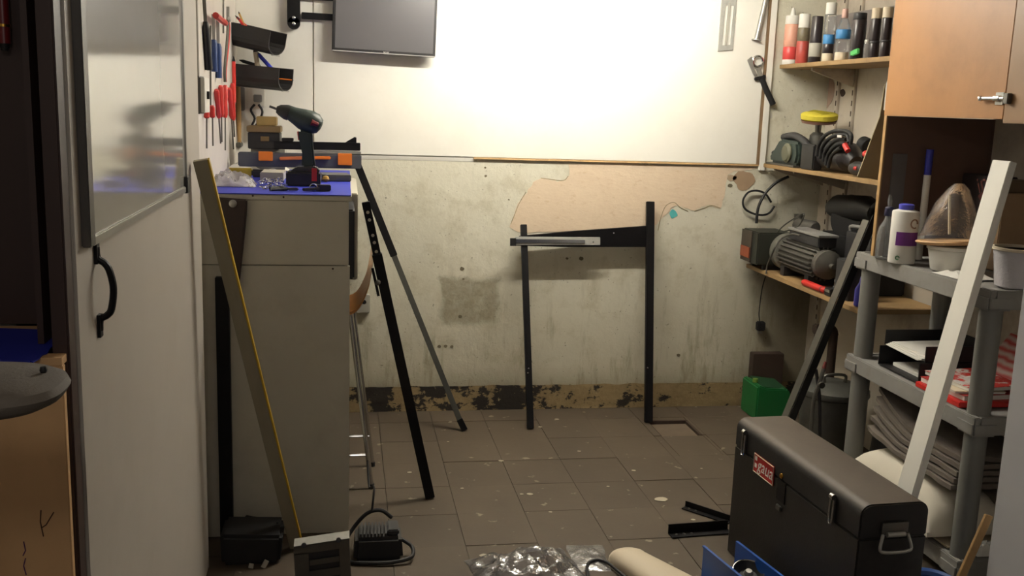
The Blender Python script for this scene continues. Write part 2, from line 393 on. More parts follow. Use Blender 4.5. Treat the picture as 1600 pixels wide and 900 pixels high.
M_crack = mat('crack_dark', '8d8264', .9, 0, .2, 10)
for cr in (((986, 360), (995, 340), (1010, 322), (1035, 316), (1055, 324), (1080, 330)), ((1085, 330), (1100, 325), (1112, 321), (1125, 325)), ((798, 350), (803, 338), (811, 318), (822, 300)), ((845, 278), (860, 280), (880, 282), (888, 275))):
    if cr[0][0] > 900 and cr[0][0] < 1000: cr = tuple((1040 + (x - 1010) * .5, y) for x, y in cr)
    part('crack', MB().tube(spline([PY(x, y, YB) + V(0, -.001, 0) for x, y in cr], 4), .0022, 5), M_crack, wb)
wl = part('wall_left', MB().box((-.6, 1.916, -.02), (-.5, 4.97, 2.42)).box((-1.3, 1.916, -.02), (-.55, 1.97, 2.42)), M_leftwall, kind='structure')
part('wall_left_near', MB().box((-1.4, -1.2, -.02), (-1.3, 1.97, 2.42)), M_leftwall, kind='structure').name = 'wall_left.001'
wr = part('wall_right', MB().box((2.45, -1.2, -.02), (2.55, 4.97, 2.42)), M_sidewall, kind='structure')
def wblob(cx, cy, rx, ry, seed, m, n=20):
    ps = [PX(cx + rx * math.cos(a) * (1 + .5 * nz(math.cos(a), math.sin(a), seed)), cy + ry * math.sin(a) * (1 + .5 * nz(math.cos(a), math.sin(a), seed + 5)), 2.45) + V(-.0003, 0, 0) for a in [2 * math.pi * i / n for i in range(n)]]
    part('bare_plaster', MB().prism(ps, (-.0018, 0, 0)), m, wr, smooth=False)
wblob(1290, 140, 14, 32, 7, mat('wall_brown', '9c8576', .85, 0, .2, 9, .2))
wblob(1317, 145, 4, 6, 9, M_rust)

# fluorescent lamp on the ceiling (just outside the frame); its tube is the light of the room
lt = thing('fluorescent_lamp', 'fluorescent batten lamp on the ceiling near the back wall, lighting the room', 'lamp', (LAMP.x, LAMP.y, LAMP.z))
k = NT('tube_glow'); em = k.n('ShaderNodeEmission'); em.inputs[0].default_value = (1, .955, .85, 1); em.inputs[1].default_value = TUBE_STRENGTH; k.link(em.outputs[0], k.out.inputs[0])
part('tube', MB().tube([LAMP - V(TUBE_HALF, 0, 0), LAMP + V(TUBE_HALF, 0, 0)], .014, 12), k.m, lt)
for sx in (-1, 1): part('tube_holder', MB().box((LAMP.x + sx * (TUBE_HALF + .012) - .011, LAMP.y - .015, LAMP.z - .02), (LAMP.x + sx * (TUBE_HALF + .012) + .011, LAMP.y + .015, LAMP.z + .075)), M_cream, lt)
part('housing', MB().box((LAMP.x - TUBE_HALF - .03, LAMP.y - .03, LAMP.z + .0755), (LAMP.x + TUBE_HALF + .03, LAMP.y + .03, 2.4195)), M_cream, lt, bev=.004)

# ------------------------------------------------------------------ left: door with framed board
XD = -.445
door = part('door_1', MB().box((-.474, 1.737, .0), (XD, 3.205, 2.3)), M_white, kind='structure', bev=.003)
part('trim_4', MB().box((-.476, 1.690, 0), (XD - .004, 1.734, 2.42)), M_darkwood, kind='structure', bev=.003)
h0, h1 = PX(148, 386, XD), PX(154, 516, XD)
hp = spline([h0 + V(.002, 0, 0), h0 + V(.004, 0, -.02), h0 + V(.016, 0, -.03), h0 + V(.024, 0, -.045), (h0 + h1) / 2 + V(.029, 0, 0), h1 + V(.024, 0, .04), h1 + V(.016, 0, .028), h1 + V(.004, 0, .02), h1 + V(.002, 0, 0)], 5)
part('door_handle', MB().tube(hp, .0065, 8).bar(h0 + V(.003, 0, .012), h0 + V(.003, 0, -.03), .006, .02, (0, 1, 0)).bar(h1 + V(.003, 0, -.012), h1 + V(.003, 0, .03), .006, .02, (0, 1, 0)), M_black, door)
brd = thing('whiteboard', 'glossy pale board in a thin metal frame, fixed high on the white door', 'whiteboard', (XD, 2.45, 1.30))
y0, y1, zb = PX(143, 365, XD + .012).y, PX(292, 288, XD + .012).y, 1.297
k = NT('glossy_board'); k.color(k.mix(k.noise(6, 4, .6), rgb('d0cdc4'), rgb('dad7ce'))); k.b.inputs['Roughness'].default_value = .10; k.b.inputs['Specular IOR Level'].default_value = 1; k.b.inputs['Coat Weight'].default_value = 1; k.b.inputs['Coat Roughness'].default_value = .09
part('board_panel', MB().box((XD + .0005, y0 + .01, zb), (XD + .009, y1 - .006, 2.2)), k.m, brd)
part('frame_left', MB().box((XD + .0005, y0 - .022, zb - .012), (XD + .016, y0 + .012, 2.21)), mat('frame_dark', '54504c', .4, .3, .15, 10), brd, bev=.002)
part('frame_right', MB().box((XD + .0005, y1 - .008, zb - .012), (XD + .014, y1 + .012, 2.21)), M_steel, brd, bev=.002)
part('frame_bottom', MB().box((XD + .0005, y0 + .013, zb - .014), (XD + .014, y1 - .009, zb + .003)), M_steel, brd, bev=.002)
part('frame_top', MB().box((XD + .0005, y0 + .013, 2.2), (XD + .014, y1 - .009, 2.215)), M_steel, brd, bev=.002)
part('corner_cap', MB().box((XD + .0005, y1 - .03, zb - .016), (XD + .019, y1 + .014, zb + .03)), M_blackplastic, brd, label='black corner cap', bev=.002)

# ------------------------------------------------------------------ left foreground: dark cupboard, ply bench, armrest
wd = thing('dark_cupboard', 'tall dark brown wooden cupboard at the left edge, above the blue topped plywood bench', 'cupboard', (-.9, 1.9, 1.125))
part('back_board', MB().box((-1.29, 1.897, 1.1255), (-.5125, 1.915, 2.38)), M_darkwood, wd)
part('side_board', MB().box((-.512, 1.74, 1.1255), (-.502, 1.915, 2.38)), M_darkwood, wd)
part('middle_board', MB().box((-.64, 1.885, 1.1255), (-.632, 1.8965, 2.38)), M_darkwood, wd)
bn = thing('plywood_bench', 'pale plywood bench at the left edge with pen scribbles on its front', 'bench', (-.8, 1.75, 0))
part('front_panel', MB().box((-1.28, 1.66, 0), (-.453, 1.676, 1.1085)), M_ply, bn, bev=.0015)
part('top_board', MB().box((-1.28, 1.659, 1.109), (-.4535, 1.688, 1.122)).box((-1.28, 1.688, 1.109), (-.515, 1.895, 1.122)), M_ply, bn)
part('side_panel', MB().box((-.53, 1.6765, 0), (-.515, 1.895, 1.1085)), M_darkboard, bn)
part('side_panel', MB().box((-1.28, 1.6765, 0), (-1.262, 1.895, 1.1085)), M_darkboard, bn)
M_pen = mat('pen_ink', '4a3024', .8, 0, .1, 10)
for st in (((64, 797), (63, 815), (68, 838)), ((84, 800), (72, 820), (66, 824)), ((37, 846), (40, 860), (36, 868)), ((40, 872), (37, 884), (41, 898))):
    part('pen_mark', MB().tube([PY(a, b, 1.66) + V(0, -.0004, 0) for a, b in st], .0010, 5), M_pen if st[0][0] > 50 else mat('purple_ink', '57305a', .8, 0, 0), bn)
bp = [(-60, 512), (84, 517), (88, 523), (88, 534), (84, 541), (79, 545), (74, 553), (66, 556), (61, 562), (52, 567), (47, 566), (40, 571), (-60, 574)]
part('blue_sheet', MB().prism([PZ(a, b, 1.1225) for a, b in bp], (0, 0, .002)), M_blue, label='torn blue sheet with a ragged edge on the plywood bench top', cat='sheet')
ar = thing('chair_armrest', 'rounded dark grey padded armrest reaching in from the left edge', 'armrest', (-.445, 1.1, 0))
ac = V(-.425, 1.10, 1.232)
prof = [(0, -.016), (.85, -.016), (.96, -.009), (1, 0), (.97, .008), (.88, .013), (0, .016)]
mb = MB(); n = 40; o = 0
for r, h in prof:
    for q in range(n):
        a = 2 * math.pi * q / n; ca, sa = math.cos(a), math.sin(a)
        mb.v.append(ac + V(.128 * r * abs(ca) ** .62 * (1 if ca > 0 else -1), .078 * r * abs(sa) ** .72 * (1 if sa > 0 else -1), h))
for i in range(len(prof) - 1):
    for q in range(n):
        a = i * n + q; b = i * n + (q + 1) % n; mb.f.append((a, b, b + n, a + n))
part('arm_pad', mb, M_tape, ar)
part('knob', MB().lathe([(.003, 0), (.004, .003), (.003, .007)], PZ(68, 584, 1.244) + V(0, 0, .001), n=10), M_blackplastic, ar)
part('arm_stem', MB().bar((-.47, 1.1, .05), (-.47, 1.1, 1.216), .03, .045), M_blackplastic, ar)
part('base_foot', MB().box((-.70, .9, 0), (-.40, 1.3, .05)), M_blackplastic, ar, bev=.01)
rt = thing('red_tube', 'dark red tube with a thin gold band hanging on the dark cupboard, top left corner', 'tube', PY(6, 72, 1.87))
c0, c1 = PY(7, 68, 1.87), PY(-3, -60, 1.87)
c1 = V(c0.x, 1.87, c1.z)
part('tube_body', MB().tube([c0, c1], .0105, 14), M_darkred, rt)
part('band', MB().tube([V(c0.x, 1.87, PY(8, 42, 1.87).z), V(c0.x, 1.87, PY(8, 38, 1.87).z)], .0116, 14), M_gold, rt)
part('tip', MB().tube([c0 + V(0, 0, -.012), c0], [.006, .009], 12), M_blackplastic, rt)

# ------------------------------------------------------------------ left: white workbench with blue top
wk = thing('workbench', 'tall white painted workbench along the left wall with a bright blue top', 'workbench', (-.24, 4.05, 0))
BX, BY0, BY1 = .012, 3.437, 4.66
M_benchwhite = mat('bench_paint', 'bdb8a8', .6, 0, .06, 4, .08, '7d7462', .25)
part('end_panel', MB().box((-.497, BY0, .985), (BX, BY0 + .018, 1.205)), M_benchwhite, wk, bev=.0015)
part('end_panel', MB().box((-.497, BY0 + .001, 0), (BX + .004, BY0 + .019, .982)), M_benchwhite, wk, bev=.0015)
part('end_panel', MB().box((-.497, BY1 - .018, 0), (BX, BY1, 1.205)), M_benchwhite, wk)
part('back_panel', MB().box((-.497, BY0 + .02, 0), (-.485, BY1 - .019, 1.205)), M_benchwhite, wk)
part('top_board', MB().box((-.497, BY0, 1.206), (.022, BY1, 1.224)), M_benchwhite, wk, bev=.002)
part('blue_cover', MB().grid(lambda u, v: (-.492 + .512 * u + .004 * nz(u * 9, v * 9), BY0 - .001 + 1.21 * v, 1.2275), 6, 8, .003), M_blue, wk, label='bright blue cover on the bench top')
part('shelf', MB().box((-.484, BY0 + .02, .60), (-.34, BY1 - .019, .618)), M_benchwhite, wk)
part('drawer_slab', MB().box((BX - .02, BY0 + .03, .93), (BX + .020, 3.83, 1.175)), M_blackplastic, wk, label='black panel in place of the shaded drawer recess', bev=.006)  # black slab puts the shade of the open recess into colour
part('drawer_slab', MB().box((BX - .02, 3.85, .86), (BX + .036, 4.62, 1.196)), M_benchwhite, wk, bev=.004)
part('bottom_board', MB().box((-.484, BY0 + .02, .0), (-.34, BY1 - .019, .04)), M_benchwhite, wk)
for a, b in ((395, 306), (443, 308), (520, 420), (528, 840)):
    part('screw', MB().lathe([(.0035, 0), (.003, .0015)], PY(a, b, BY0) , (0, -1, 0), 8), M_rust, wk)

# stool tucked in at the bench
st = thing('bar_stool', 'bent plywood bar stool with chrome legs, half hidden behind the white workbench', 'stool', (-.10, 3.98, 0))
prof = spline([V(.108, 0, .958), V(.10, 0, .90), V(.085, 0, .83), V(.045, 0, .755), V(-.02, 0, .735), V(-.12, 0, .74), V(-.28, 0, .75)], 5)
mb = MB().grid(lambda u, v: V(*prof[min(int(round(u * (len(prof) - 1))), len(prof) - 1)]) + V(0, 3.81 + .34 * v, 0), len(prof) - 1, 4, .012)
part('seat_shell', mb, M_bent, st)
for sx, sy, ex, ey in ((.02, 3.87, .108, 3.85), (.03, 4.06, .118, 4.10), (-.22, 3.87, -.30, 3.85), (-.22, 4.06, -.30, 4.10)):
    part('leg', MB().tube([(sx, sy, .725), (ex, ey, .012)], .0095, 10), M_chrome, st)
part('foot_rest', MB().tube([(.095, 3.857, .14), (-.287, 3.857, .14)], .007, 8), M_chrome, st)
part('foot_rest', MB().tube([(.104, 4.088, .14), (-.287, 4.088, .14)], .007, 8), M_chrome, st)
for ex, ey in ((.108, 3.85), (.118, 4.10), (-.30, 3.85), (-.30, 4.10)): part('foot_cap', MB().lathe([(.012, 0), (.012, .02)], (ex, ey, 0), n=10), M_rubber, st)

# things leaning at the bench end
part('black_upright', MB().box((-.433, 3.408, 0), (-.388, 3.4345, .945)), M_black, label='black flat bar standing upright against the end of the white workbench', cat='bar', bev=.002)
sh = thing('tool_sheath', 'dark brown tapered sheath hanging on the end of the white workbench', 'sheath', PY(360, 450, 3.42))
part('sheath_body', MB().prism([PY(a, b, 3.4345) for a, b in ((338, 307), (387, 311), (386, 335), (380, 395), (374, 452), (356, 452), (352, 400), (345, 350))], (0, -.025, 0)), mat('leather', '33241d', .6, 0, .25, 18, .1), sh, bev=.004)
part('grey_stud', MB().lathe([(.013, 0), (.013, .006), (.006, .01)], PY(364, 318, 3.409), (0, -1, 0), 12), M_steel, sh)
b0 = PZ(463, 856, 0); b1 = PX(313, 250, XD + .028)
bt = thing('painted_batten', 'long weathered batten with a yellow edge leaning from the floor up to the white door', 'batten', b0)
ax = (b1 - b0).normalized(); upv = ax.cross(V(0, 1, 0)).normalized()
mb = MB().bar(b0, b1, .020, .041, upv); part('board', mb, M_batten, bt, bev=.0015)
if upv.x < 0: upv = -upv
part('yellow_edge', MB().bar(b0 + upv * .0231 + ax * .003, b1 + upv * .0231, .0205, .005, upv), M_yellow, bt, label='yellow painted edge')
# tripod-like black legs
la = thing('telescopic_leg', 'long black and grey telescopic leg leaning on the far corner of the workbench', 'metal leg', (.567, 4.545, 0))
f, t = V(.567, 4.545, .0), V(.052, 4.69, 1.262)
d = t - f
part('upper_tube', MB().bar(f + d * .66, t, .034, .030, (0, -1, 0)), M_black, la, bev=.002)
part('lower_tube', MB().bar(f + d * .03, f + d * .67, .026, .024, (0, -1, 0)), mat('grey_tube', '55554f', .45, .4, .2, 20), la, label='grey lower tube', bev=.002)
part('foot', MB().bar(f + V(.003, 0, .004), f + d * .045, .030, .028, (0, -1, 0)), M_black, la)
lb = thing('telescopic_leg', 'black telescopic leg with bright holes near its top, leaning on the workbench front', 'metal leg', (.336, 3.73, 0))
f, t = V(.336, 3.73, 0.), V(.074, 3.715, 1.178); d = t - f
part('lower_tube', MB().bar(f + V(0, 0, .004), f + d * .835, .038, .032, (0, -1, 0)), M_black, lb, bev=.002)
part('upper_tube', MB().bar(f + d * .83, t, .030, .024, (0, -1, 0)), M_black, lb, bev=.002)
for q in (.968, .944, .895, .872, .843):
    part('hole', MB().lathe([(.0062, 0), (.0055, .001)], f + d * q + V(.0, -.0122, 0), (0, -1, 0), 10), mat('hole_bright', 'cfc8b6', .6, 0, 0), lb)
part('clamp_plate', MB().bar(f + d * .70 + V(-.028, -.012, 0), f + d * .79 + V(-.028, -.012, 0), .012, .01), M_black, lb)
part('clamp_knob', MB().lathe([(.010, 0), (.010, .018), (.005, .022)], f + d * .745 + V(-.018, -.016, 0), (-.2, -1, 0), 10), M_dullsteel, lb)

# ------------------------------------------------------------------ black table frame at the back wall
fr = thing('table_frame', 'black metal table frame of two legs and a rail leaning on the back wall', 'table frame', (1.2, 4.57, 0))
LT, RT = PY(818, 351, 4.815), PY(1016, 315, 4.825)
def lleg(f, t, w): return MB().bar(f + V(0, 0, .003), t, w, .024, (0, -1, 0))
part('leg', lleg(V(.893, 4.545, 0), LT, .031), M_black, fr, bev=.002)
part('leg', lleg(V(1.508, 4.605, 0), RT, .040), M_black, fr, bev=.002)
part('rail', MB().prism([PY(a, b, 4.80) for a, b in ((812, 369), (900, 361), (1012, 353), (1013, 386), (880, 386), (806, 384))], (0, .018, 0)), M_black, fr, bev=.002)
ssl = part('drawer_slide', MB().prism([PY(a, b, 4.765) for a, b in ((805, 370), (938, 371), (938, 383), (805, 383))], (0, .010, 0)), M_zinc, fr, bev=.0015)
part('slide_channel', MB().prism([PY(a, b, 4.7645) for a, b in ((806, 373.5), (914, 374.5), (914, 379.5), (806, 379))], (0, -.005, 0)), M_chrome, ssl, bev=.001)
part('slide_stop', MB().prism([PY(a, b, 4.767) for a, b in ((797, 372), (806, 372), (806, 384), (797, 384))], (0, -.010, 0)), M_rubber, ssl)
part('slide_bracket', MB().box(PY(812, 384, 4.7755) , PY(900, 374, 4.799)), M_black, fr)
for a, b in ((927, 378), (959, 364), (826, 576), (825, 583), (1014, 355), (1012, 575)):
    part('screw', MB().lathe([(.0045, 0), (.003, .0025)], PY(a, b, 4.764 if b < 380 and a < 940 else (4.80 if b < 380 else 4.60)), (0, -1, 0), 8), M_chrome, fr)

# ------------------------------------------------------------------ sockets and cords on the back wall
so = thing('wall_socket', 'small grey round-holed socket low on the back wall behind the stool', 'socket', PY(568, 487, 4.84))
a, b = PY(556, 487, 4.8695), PY(578, 459, 4.8695)
part('box', MB().box((a.x, 4.838, a.z), (b.x, 4.8695, b.z)), M_greyboard, so, bev=.003)
part('hole', MB().lathe([(.011, 0), (.010, .001)], PY(569, 472, 4.838), (0, -1, 0), 14), M_rubber, so)

# monitor on its arm
mo = thing('monitor', 'flat black computer monitor hung high on the white back wall', 'monitor', (.18, 4.80, 1.76))
pl = [PY(a, b, 4.785) for a, b in ((519, 79.5), (680, 90), (680.5, -8), (520, -18))]
ex = (pl[1] - pl[0]).normalized(); ez = V(0, 0, 1) - ex * ex.z; ez.normalize()
A = pl[0]; wmon = (pl[1] - pl[0]).length; hm = .34
def mp(u, v, d=0): return A + ex * u + ez * v + V(0, -d, 0)
part('casing', MB().prism([mp(-.002, 0), mp(wmon, 0), mp(wmon, hm), mp(-.002, hm)], (0, .035, 0)), M_blackplastic, mo, bev=.004)
k = NT('screen'); k.color(rgb('585658')); k.b.inputs['Roughness'].default_value = .33; k.b.inputs['Specular IOR Level'].default_value = .7  # base grey raised, putting the glare on the screen into its colour
part('screen', MB().prism([mp(.012, .016, .0005), mp(wmon - .012, .016, .0005), mp(wmon - .012, hm - .014, .0005), mp(.012, hm - .014, .0005)], (0, -.001, 0)), k.m, mo)
part('bezel_strip', MB().prism([mp(.0, .001, .0005), mp(wmon - .002, .001, .0005), mp(wmon - .002, .0055, .0005), mp(.0, .0055, .0005)], (0, -.002, 0)), mat('bezel_light', 'b9b5b0', .3, .4, 0), mo)
part('logo', text_mb('acer', .016, mp(wmon * .52, .010, .0012), ex, ez), M_paper, mo)
ma = thing('wall_bracket', 'black wall bracket with two bars reaching to the monitor', 'bracket', PY(459, 42, 4.80))
a0 = PY(459, 36, 4.83); a1 = PY(459, -40, 4.83)
part('wall_plate', MB().tube([a0 + V(0, .02, 0), a0 + V(0, -.012, 0)], .029, 20).box((a0.x - .029, a0.y - .012, a0.z), (a0.x + .029, a0.y + .02, a1.z)), M_black, ma, bev=.002)
for b_ in (24, -7):
    p = PY(471, b_, 4.83); part('arm_bar', MB().bar((p.x, 4.838, p.z), (.10, 4.838, p.z - .004), .012, .030, (0, 0, 1)), M_black, ma, bev=.002)
for b_ in (28, 37): part('bolt', MB().lathe([(.008, 0), (.008, .004), (.004, .007)], PY(459, b_, 4.818), (0, -1, 0), 10), M_chrome, ma)

# ------------------------------------------------------------------ tools on the left wall
XW = -.4995
def wp(px, py, off=.012): return PX(px, py, XW + off)
def screwdriver(px, y0, y1, yb, r, m, label, group=None, tilt=0):
    c = wp(px, y0); e = wp(px + tilt, y1); f = wp(px + tilt * 1.7, yb)
    t = thing('screwdriver', label, 'screwdriver', f, group)
    part('handle', MB().tube([c, c + (e - c) * .08, c + (e - c) * .35, c + (e - c) * .5, c + (e - c) * .9, e], [r * .7, r, r, r * .85, r, r * .6], 10), m, t)
    part('blade', MB().tube([e, f], .0032, 6), M_dullsteel, t)
    return t
sd = [(323, 165, 185, 232, 0), (331, 165, 184, 228, 1), (338, 140, 184, 224, 4), (345, 133, 183, 222, 1), (352, 133, 184, 235, 0), (358, 138, 185, 233, 4), (363, 130, 188, 214, 2)]
ords = ['first', 'second', 'third', 'fourth', 'fifth', 'sixth', 'seventh']
for i, (px, ya, yb_, yc, ti) in enumerate(sd):
    screwdriver(px, ya, yb_, yc, .0105, M_redhandle, 'red handled screwdriver on the left wall, %s of the row counted from the white door' % ords[i], 'red screwdrivers on the left wall', ti)
for i, (px, ya, yb_) in enumerate(((334, 62, 112), (341, 68, 122))):
    c, e = wp(px, ya), wp(px + 1, yb_)
    t = thing('chisel', ('blue handled chisel on the left wall, nearer the door' if i == 0 else 'blue handled chisel on the left wall, further from the door and lower'), 'chisel', e)
    part('handle', MB().tube([c, c + (e - c) * .1, (c + e) / 2, e], [.009, .013, .0115, .012], 10), mat('blue_handle', '2b4478', .4, 0, .15, 20), t)
    part('blade', MB().bar(wp(px - 1, ya - 40), c, .012, .003, (0, 1, 0)), M_steel, t)
c, e = wp(321, 34), wp(326, 108)
t = thing('rasp', 'long black handled file hanging on the left wall nearest the white door', 'file', e)
part('handle', MB().tube([c, c + (e - c) * .15, c + (e - c) * .5, e], [.008, .013, .012, .015], 10), M_blackplastic, t)
part('blade', MB().bar(wp(317, -30), c, .012, .004, (0, 1, 0)), M_dullsteel, t)
for i, (xa, ya, xb, yb_) in enumerate(((306, -10, 309, 125), (349, -20, 349, 52), (329, 40, 329, 165))):
    part('thin_rod', MB().tube([wp(xa, ya, .006), wp(xb, yb_, .006)], .0035 if i else .006, 8), M_dullsteel if i else M_greyboard, label=['grey pipe running down the left wall beside the white door', 'thin dark rod hanging above the tool row on the left wall', 'thin steel rod behind the blue chisels on the left wall'][i], cat='rod')
c = wp(353, 30); e = wp(352, 128)
t = thing('pliers', 'steel pliers with red grips hanging between the chisels and the black trays', 'pliers', e)
part('jaw', MB().lathe([(.010, -.008), (.014, 0), (.010, .008)], c + V(.01, 0, .0), (1, 0, 0), 12).bar(c + V(.008, 0, .0), c + V(.008, .01, .05), .012, .010), M_steel, t)
for sx in (-.02, .02): part('grip', MB().tube(spline([c + V(.008, sx * .3, 0), c + V(.008, sx, -.06), e + V(.0, sx * .6, .05), e + V(.0, sx * .5, 0)], 4), .006, 8), M_dullsteel if sx < 0 else M_redhandle, t)
c = wp(372, 135); e = wp(374, 224)
t = thing('hammer', 'small hammer hanging head down by its long pale wooden handle on the left wall', 'hammer', e)
part('handle', MB().tube([c, (c + e) / 2, e], [.010, .012, .009], 10), M_wood, t)
part('head', MB().bar(e + V(0, -.04, -.006), e + V(0, .05, -.006), .022, .024), M_dullsteel, t, bev=.004)
c = wp(378, 175); e = wp(383, 200)
part('hex_key_holder', MB().bar(c, e, .018, .03, (1, 0, 0)), M_blackplastic, label='small black clip hanging right of the hammer on the left wall', cat='clip', bev=.004)
# switch box
sb = thing('switch_box', 'grey box with a white front fixed to the left wall above the leaning batten', 'switch box', wp(320, 175, 0))
p0, p1 = wp(308, 175, 0), wp(333, 125, 0)
zs0, zs1 = p0.z, p1.z; ysb = PX(308, 150, XW + .05).y
part('casing', MB().box((XW + .0005, ysb, zs0), (XW + .060, ysb + .12, zs1)), M_greyplastic, sb, bev=.004)
part('front_cover', MB().box((XW + .0605, ysb + .002, zs0 + .004), (XW + .072, ysb + .118, zs1 - .004)), M_panel, sb, bev=.002)
part('switch', MB().box((XW + .0725, ysb + .05, (zs0 + zs1) / 2 - .012), (XW + .079, ysb + .068, (zs0 + zs1) / 2 + .012)), M_rubber, sb)
jb = thing('junction_box', 'grey junction box on the left wall beyond the hammer handle', 'junction box', wp(385, 170, 0))
p0, p1 = PX(380, 172, XW), PX(390, 138, XW)
jy0, jy1 = PX(383, 155, XW + .03).y, PX(391, 155, XW + .03).y
part('casing', MB().box((XW + .0005, jy0, p0.z), (XW + .035, min(jy1, 4.855), p1.z)), M_greyplastic, jb, bev=.004)
part('lid_screw', MB().lathe([(.005, 0), (.004, .002)], (XW + .035, (jy0 + min(jy1, 4.855)) / 2, (p0.z + p1.z) / 2), (1, 0, 0), 8), M_steel, jb)
so = thing('wall_socket', 'white double socket with black plugs on the back wall above the brown boxes', 'socket', PY(404, 165, 4.85))
a, b = PY(393, 166, 4.859), PY(414, 138, 4.859)
part('plate', MB().box((a.x, 4.842, a.z), (b.x, 4.8595, b.z)), M_panel, so, bev=.003)
part('plug', MB().box((a.x + .012, 4.818, a.z + .02), (b.x - .012, 4.8415, b.z - .03)), M_greyplastic, so, bev=.003)
for i, (pa, lab) in enumerate(((((404, 163), (410, 175), (404, 190), (398, 200), (396, 215)), 'black cable dropping from the right of the double socket'), (((398, 163), (392, 172), (398, 185), (393, 198), (392, 212)), 'black cable dropping from the left of the double socket'))):
    part('power_cable', MB().tube(spline([PY(x, y, 4.835) for x, y in pa], 5), .0055, 7), M_rubber, label=lab, cat='cable')
# gutter trays sticking out from the wall
def tray(pa, pb, r, lab):
    a = PX(pa[0], pa[1], XW + .004); b = PY(pb[0], pb[1], a.y - .10)
    d = (b - a).normalized(); up = (V(0, 0, 1) - d * d.z).normalized(); sd_ = d.cross(up)
    t = thing('gutter_tray', lab, 'tray', a + V(0, 0, -r))
    sec = [(-1, .5)] + [(-math.cos(q_), -.25 - .65 * math.sin(q_)) for q_ in [math.pi * i_ / 8 for i_ in range(9)]] + [(1, .5)]
    mb = MB()
    for (u0, w0), (u1, w1) in zip(sec, sec[1:]):
        q = [a + sd_ * u * r + up * w * r for u, w in ((u0, w0), (u1, w1), (u1 * .93, w1 * .93), (u0 * .93, w0 * .93))]
        mb.prism(q, b - a)
    part('trough', mb, M_blackplastic, t)
    part('end_plate', MB().prism([a + sd_ * u * r + up * w * r for u, w in sec], d * .004), M_blackplastic, t)
    part('edge_strip', MB().bar(b + up * (-.9 * r) - d * .002, b + up * (-.9 * r) + d * .003, r * .9, .004, up), M_steel, t, label='bright cut edge')
    return t, a, b, d, up, sd_
M_pencil = mat('pencil_yellow', 'b8924a', .5, 0, .1, 10)
def stick(name, lab, cat, p, q, r, m, tipm=None):
    t = thing(name, lab, cat, p); part('shaft', MB().tube([p, q], r, 7), m, t)
    part('tip', MB().tube([q, q + (q - p).normalized() * r * 2.5], [r, r * .2], 7), tipm or M_blackplastic, t)
T1 = tray((366, 48), (434, 64), .072, 'upper black open trough full of tools sticking out from the left wall')
T2 = tray((368, 112), (447, 120), .072, 'lower black open trough full of tools sticking out from the left wall')
def inT(T, u, s, w): return T[1] + (T[2] - T[1]) * u + T[5] * s + T[4] * w
stick('pencil', 'yellow pencil standing up out of the upper black trough', 'pencil', inT(T1, .35, 0, -.01), inT(T1, .06, .0, .078), .0045, M_pencil)
stick('marker_pen', 'red marker leaning in the upper black trough beside the yellow pencil', 'pen', inT(T1, .40, .015, 0), inT(T1, .12, .012, .052), .006, M_red)
stick('marker_pen', 'red pen lying at the wall end of the upper black trough', 'pen', inT(T1, .2, -.02, .03), inT(T1, .0, -.012, .058), .006, M_red)
stick('paint_scraper', 'blue handled scraper leaning in the lower black trough', 'scraper', inT(T2, .75, 0, .02), inT(T2, .45, .0, .085), .009, M_blue)
stick('brush', 'pale handled brush standing at the middle of the lower black trough', 'brush', inT(T2, .48, .01, .0), inT(T2, .40, .01, .095), .011, M_cream)
stick('cutter_knife', 'grey handled tool lying on top at the wall end of the lower black trough', 'tool', inT(T2, .45, -.01, .035), inT(T2, .12, -.01, .05), .008, M_greyblack)
stick('copper_rod', 'thin orange tipped rod poking out of the open end of the lower black trough', 'rod', inT(T2, .8, 0, -.012), inT(T2, 1.12, 0, -.012), .003, M_orange)
p, q = wp(366, 95), wp(369, 150)
stick('red_chisel', 'red handled tool hanging under the wall end of the lower black trough', 'tool', wp(366, 160), wp(365, 96), .0085, M_redhandle)
# red tool above
part('trigger_tool', MB().tube(spline([wp(337, 24, .03), wp(344, 30, .03), wp(352, 36, .03)], 4), [.012] * 9, 8), M_redhandle, label='short red gripped tool sticking out above the steel pliers', cat='tool')

# ------------------------------------------------------------------ things on the blue bench top
ZT = 1.2285
def bt_(px, py): return PZ(px, py, ZT)
# stacked brown boxes at the back
bx = thing('jewel_box', 'black fronted brown box with a small plate, at the back of the bench', 'box', (-.29, 4.55, ZT))
bz0 = PY(405, 233, 4.48).z
xa, xb = PY(387, 215, 4.48).x, PY(437, 215, 4.48).x
hb = PY(405, 207, 4.48).z; lidz = PY(405, 203, 4.48).z
part('riser_board', MB().box((xa + .01, 4.50, ZT), (xb + .02, 4.65, bz0)), M_greyboard, bx)
part('box_body', MB().box((xa, 4.48, bz0 + .0005), (xb, 4.62, hb)), M_blackplastic, bx, bev=.003)
part('lid', MB().box((xa - .004, 4.476, hb + .0005), (xb + .004, 4.624, hb + .028)), M_brownbox, bx, bev=.003)
part('name_plate', MB().box((xa + .055, 4.4775, bz0 + .035), (xa + .09, 4.4795, bz0 + .055)), M_brownbox, bx)
sbx = MB().box((xa + .035, 4.50, hb + .029), (xb - .015, 4.60, hb + .068))
part('small_box', sbx, mat('olive_box', '8a7444', .6, 0, .1, 9), label='small olive brown box on top of the black fronted box', cat='box', bev=.003)
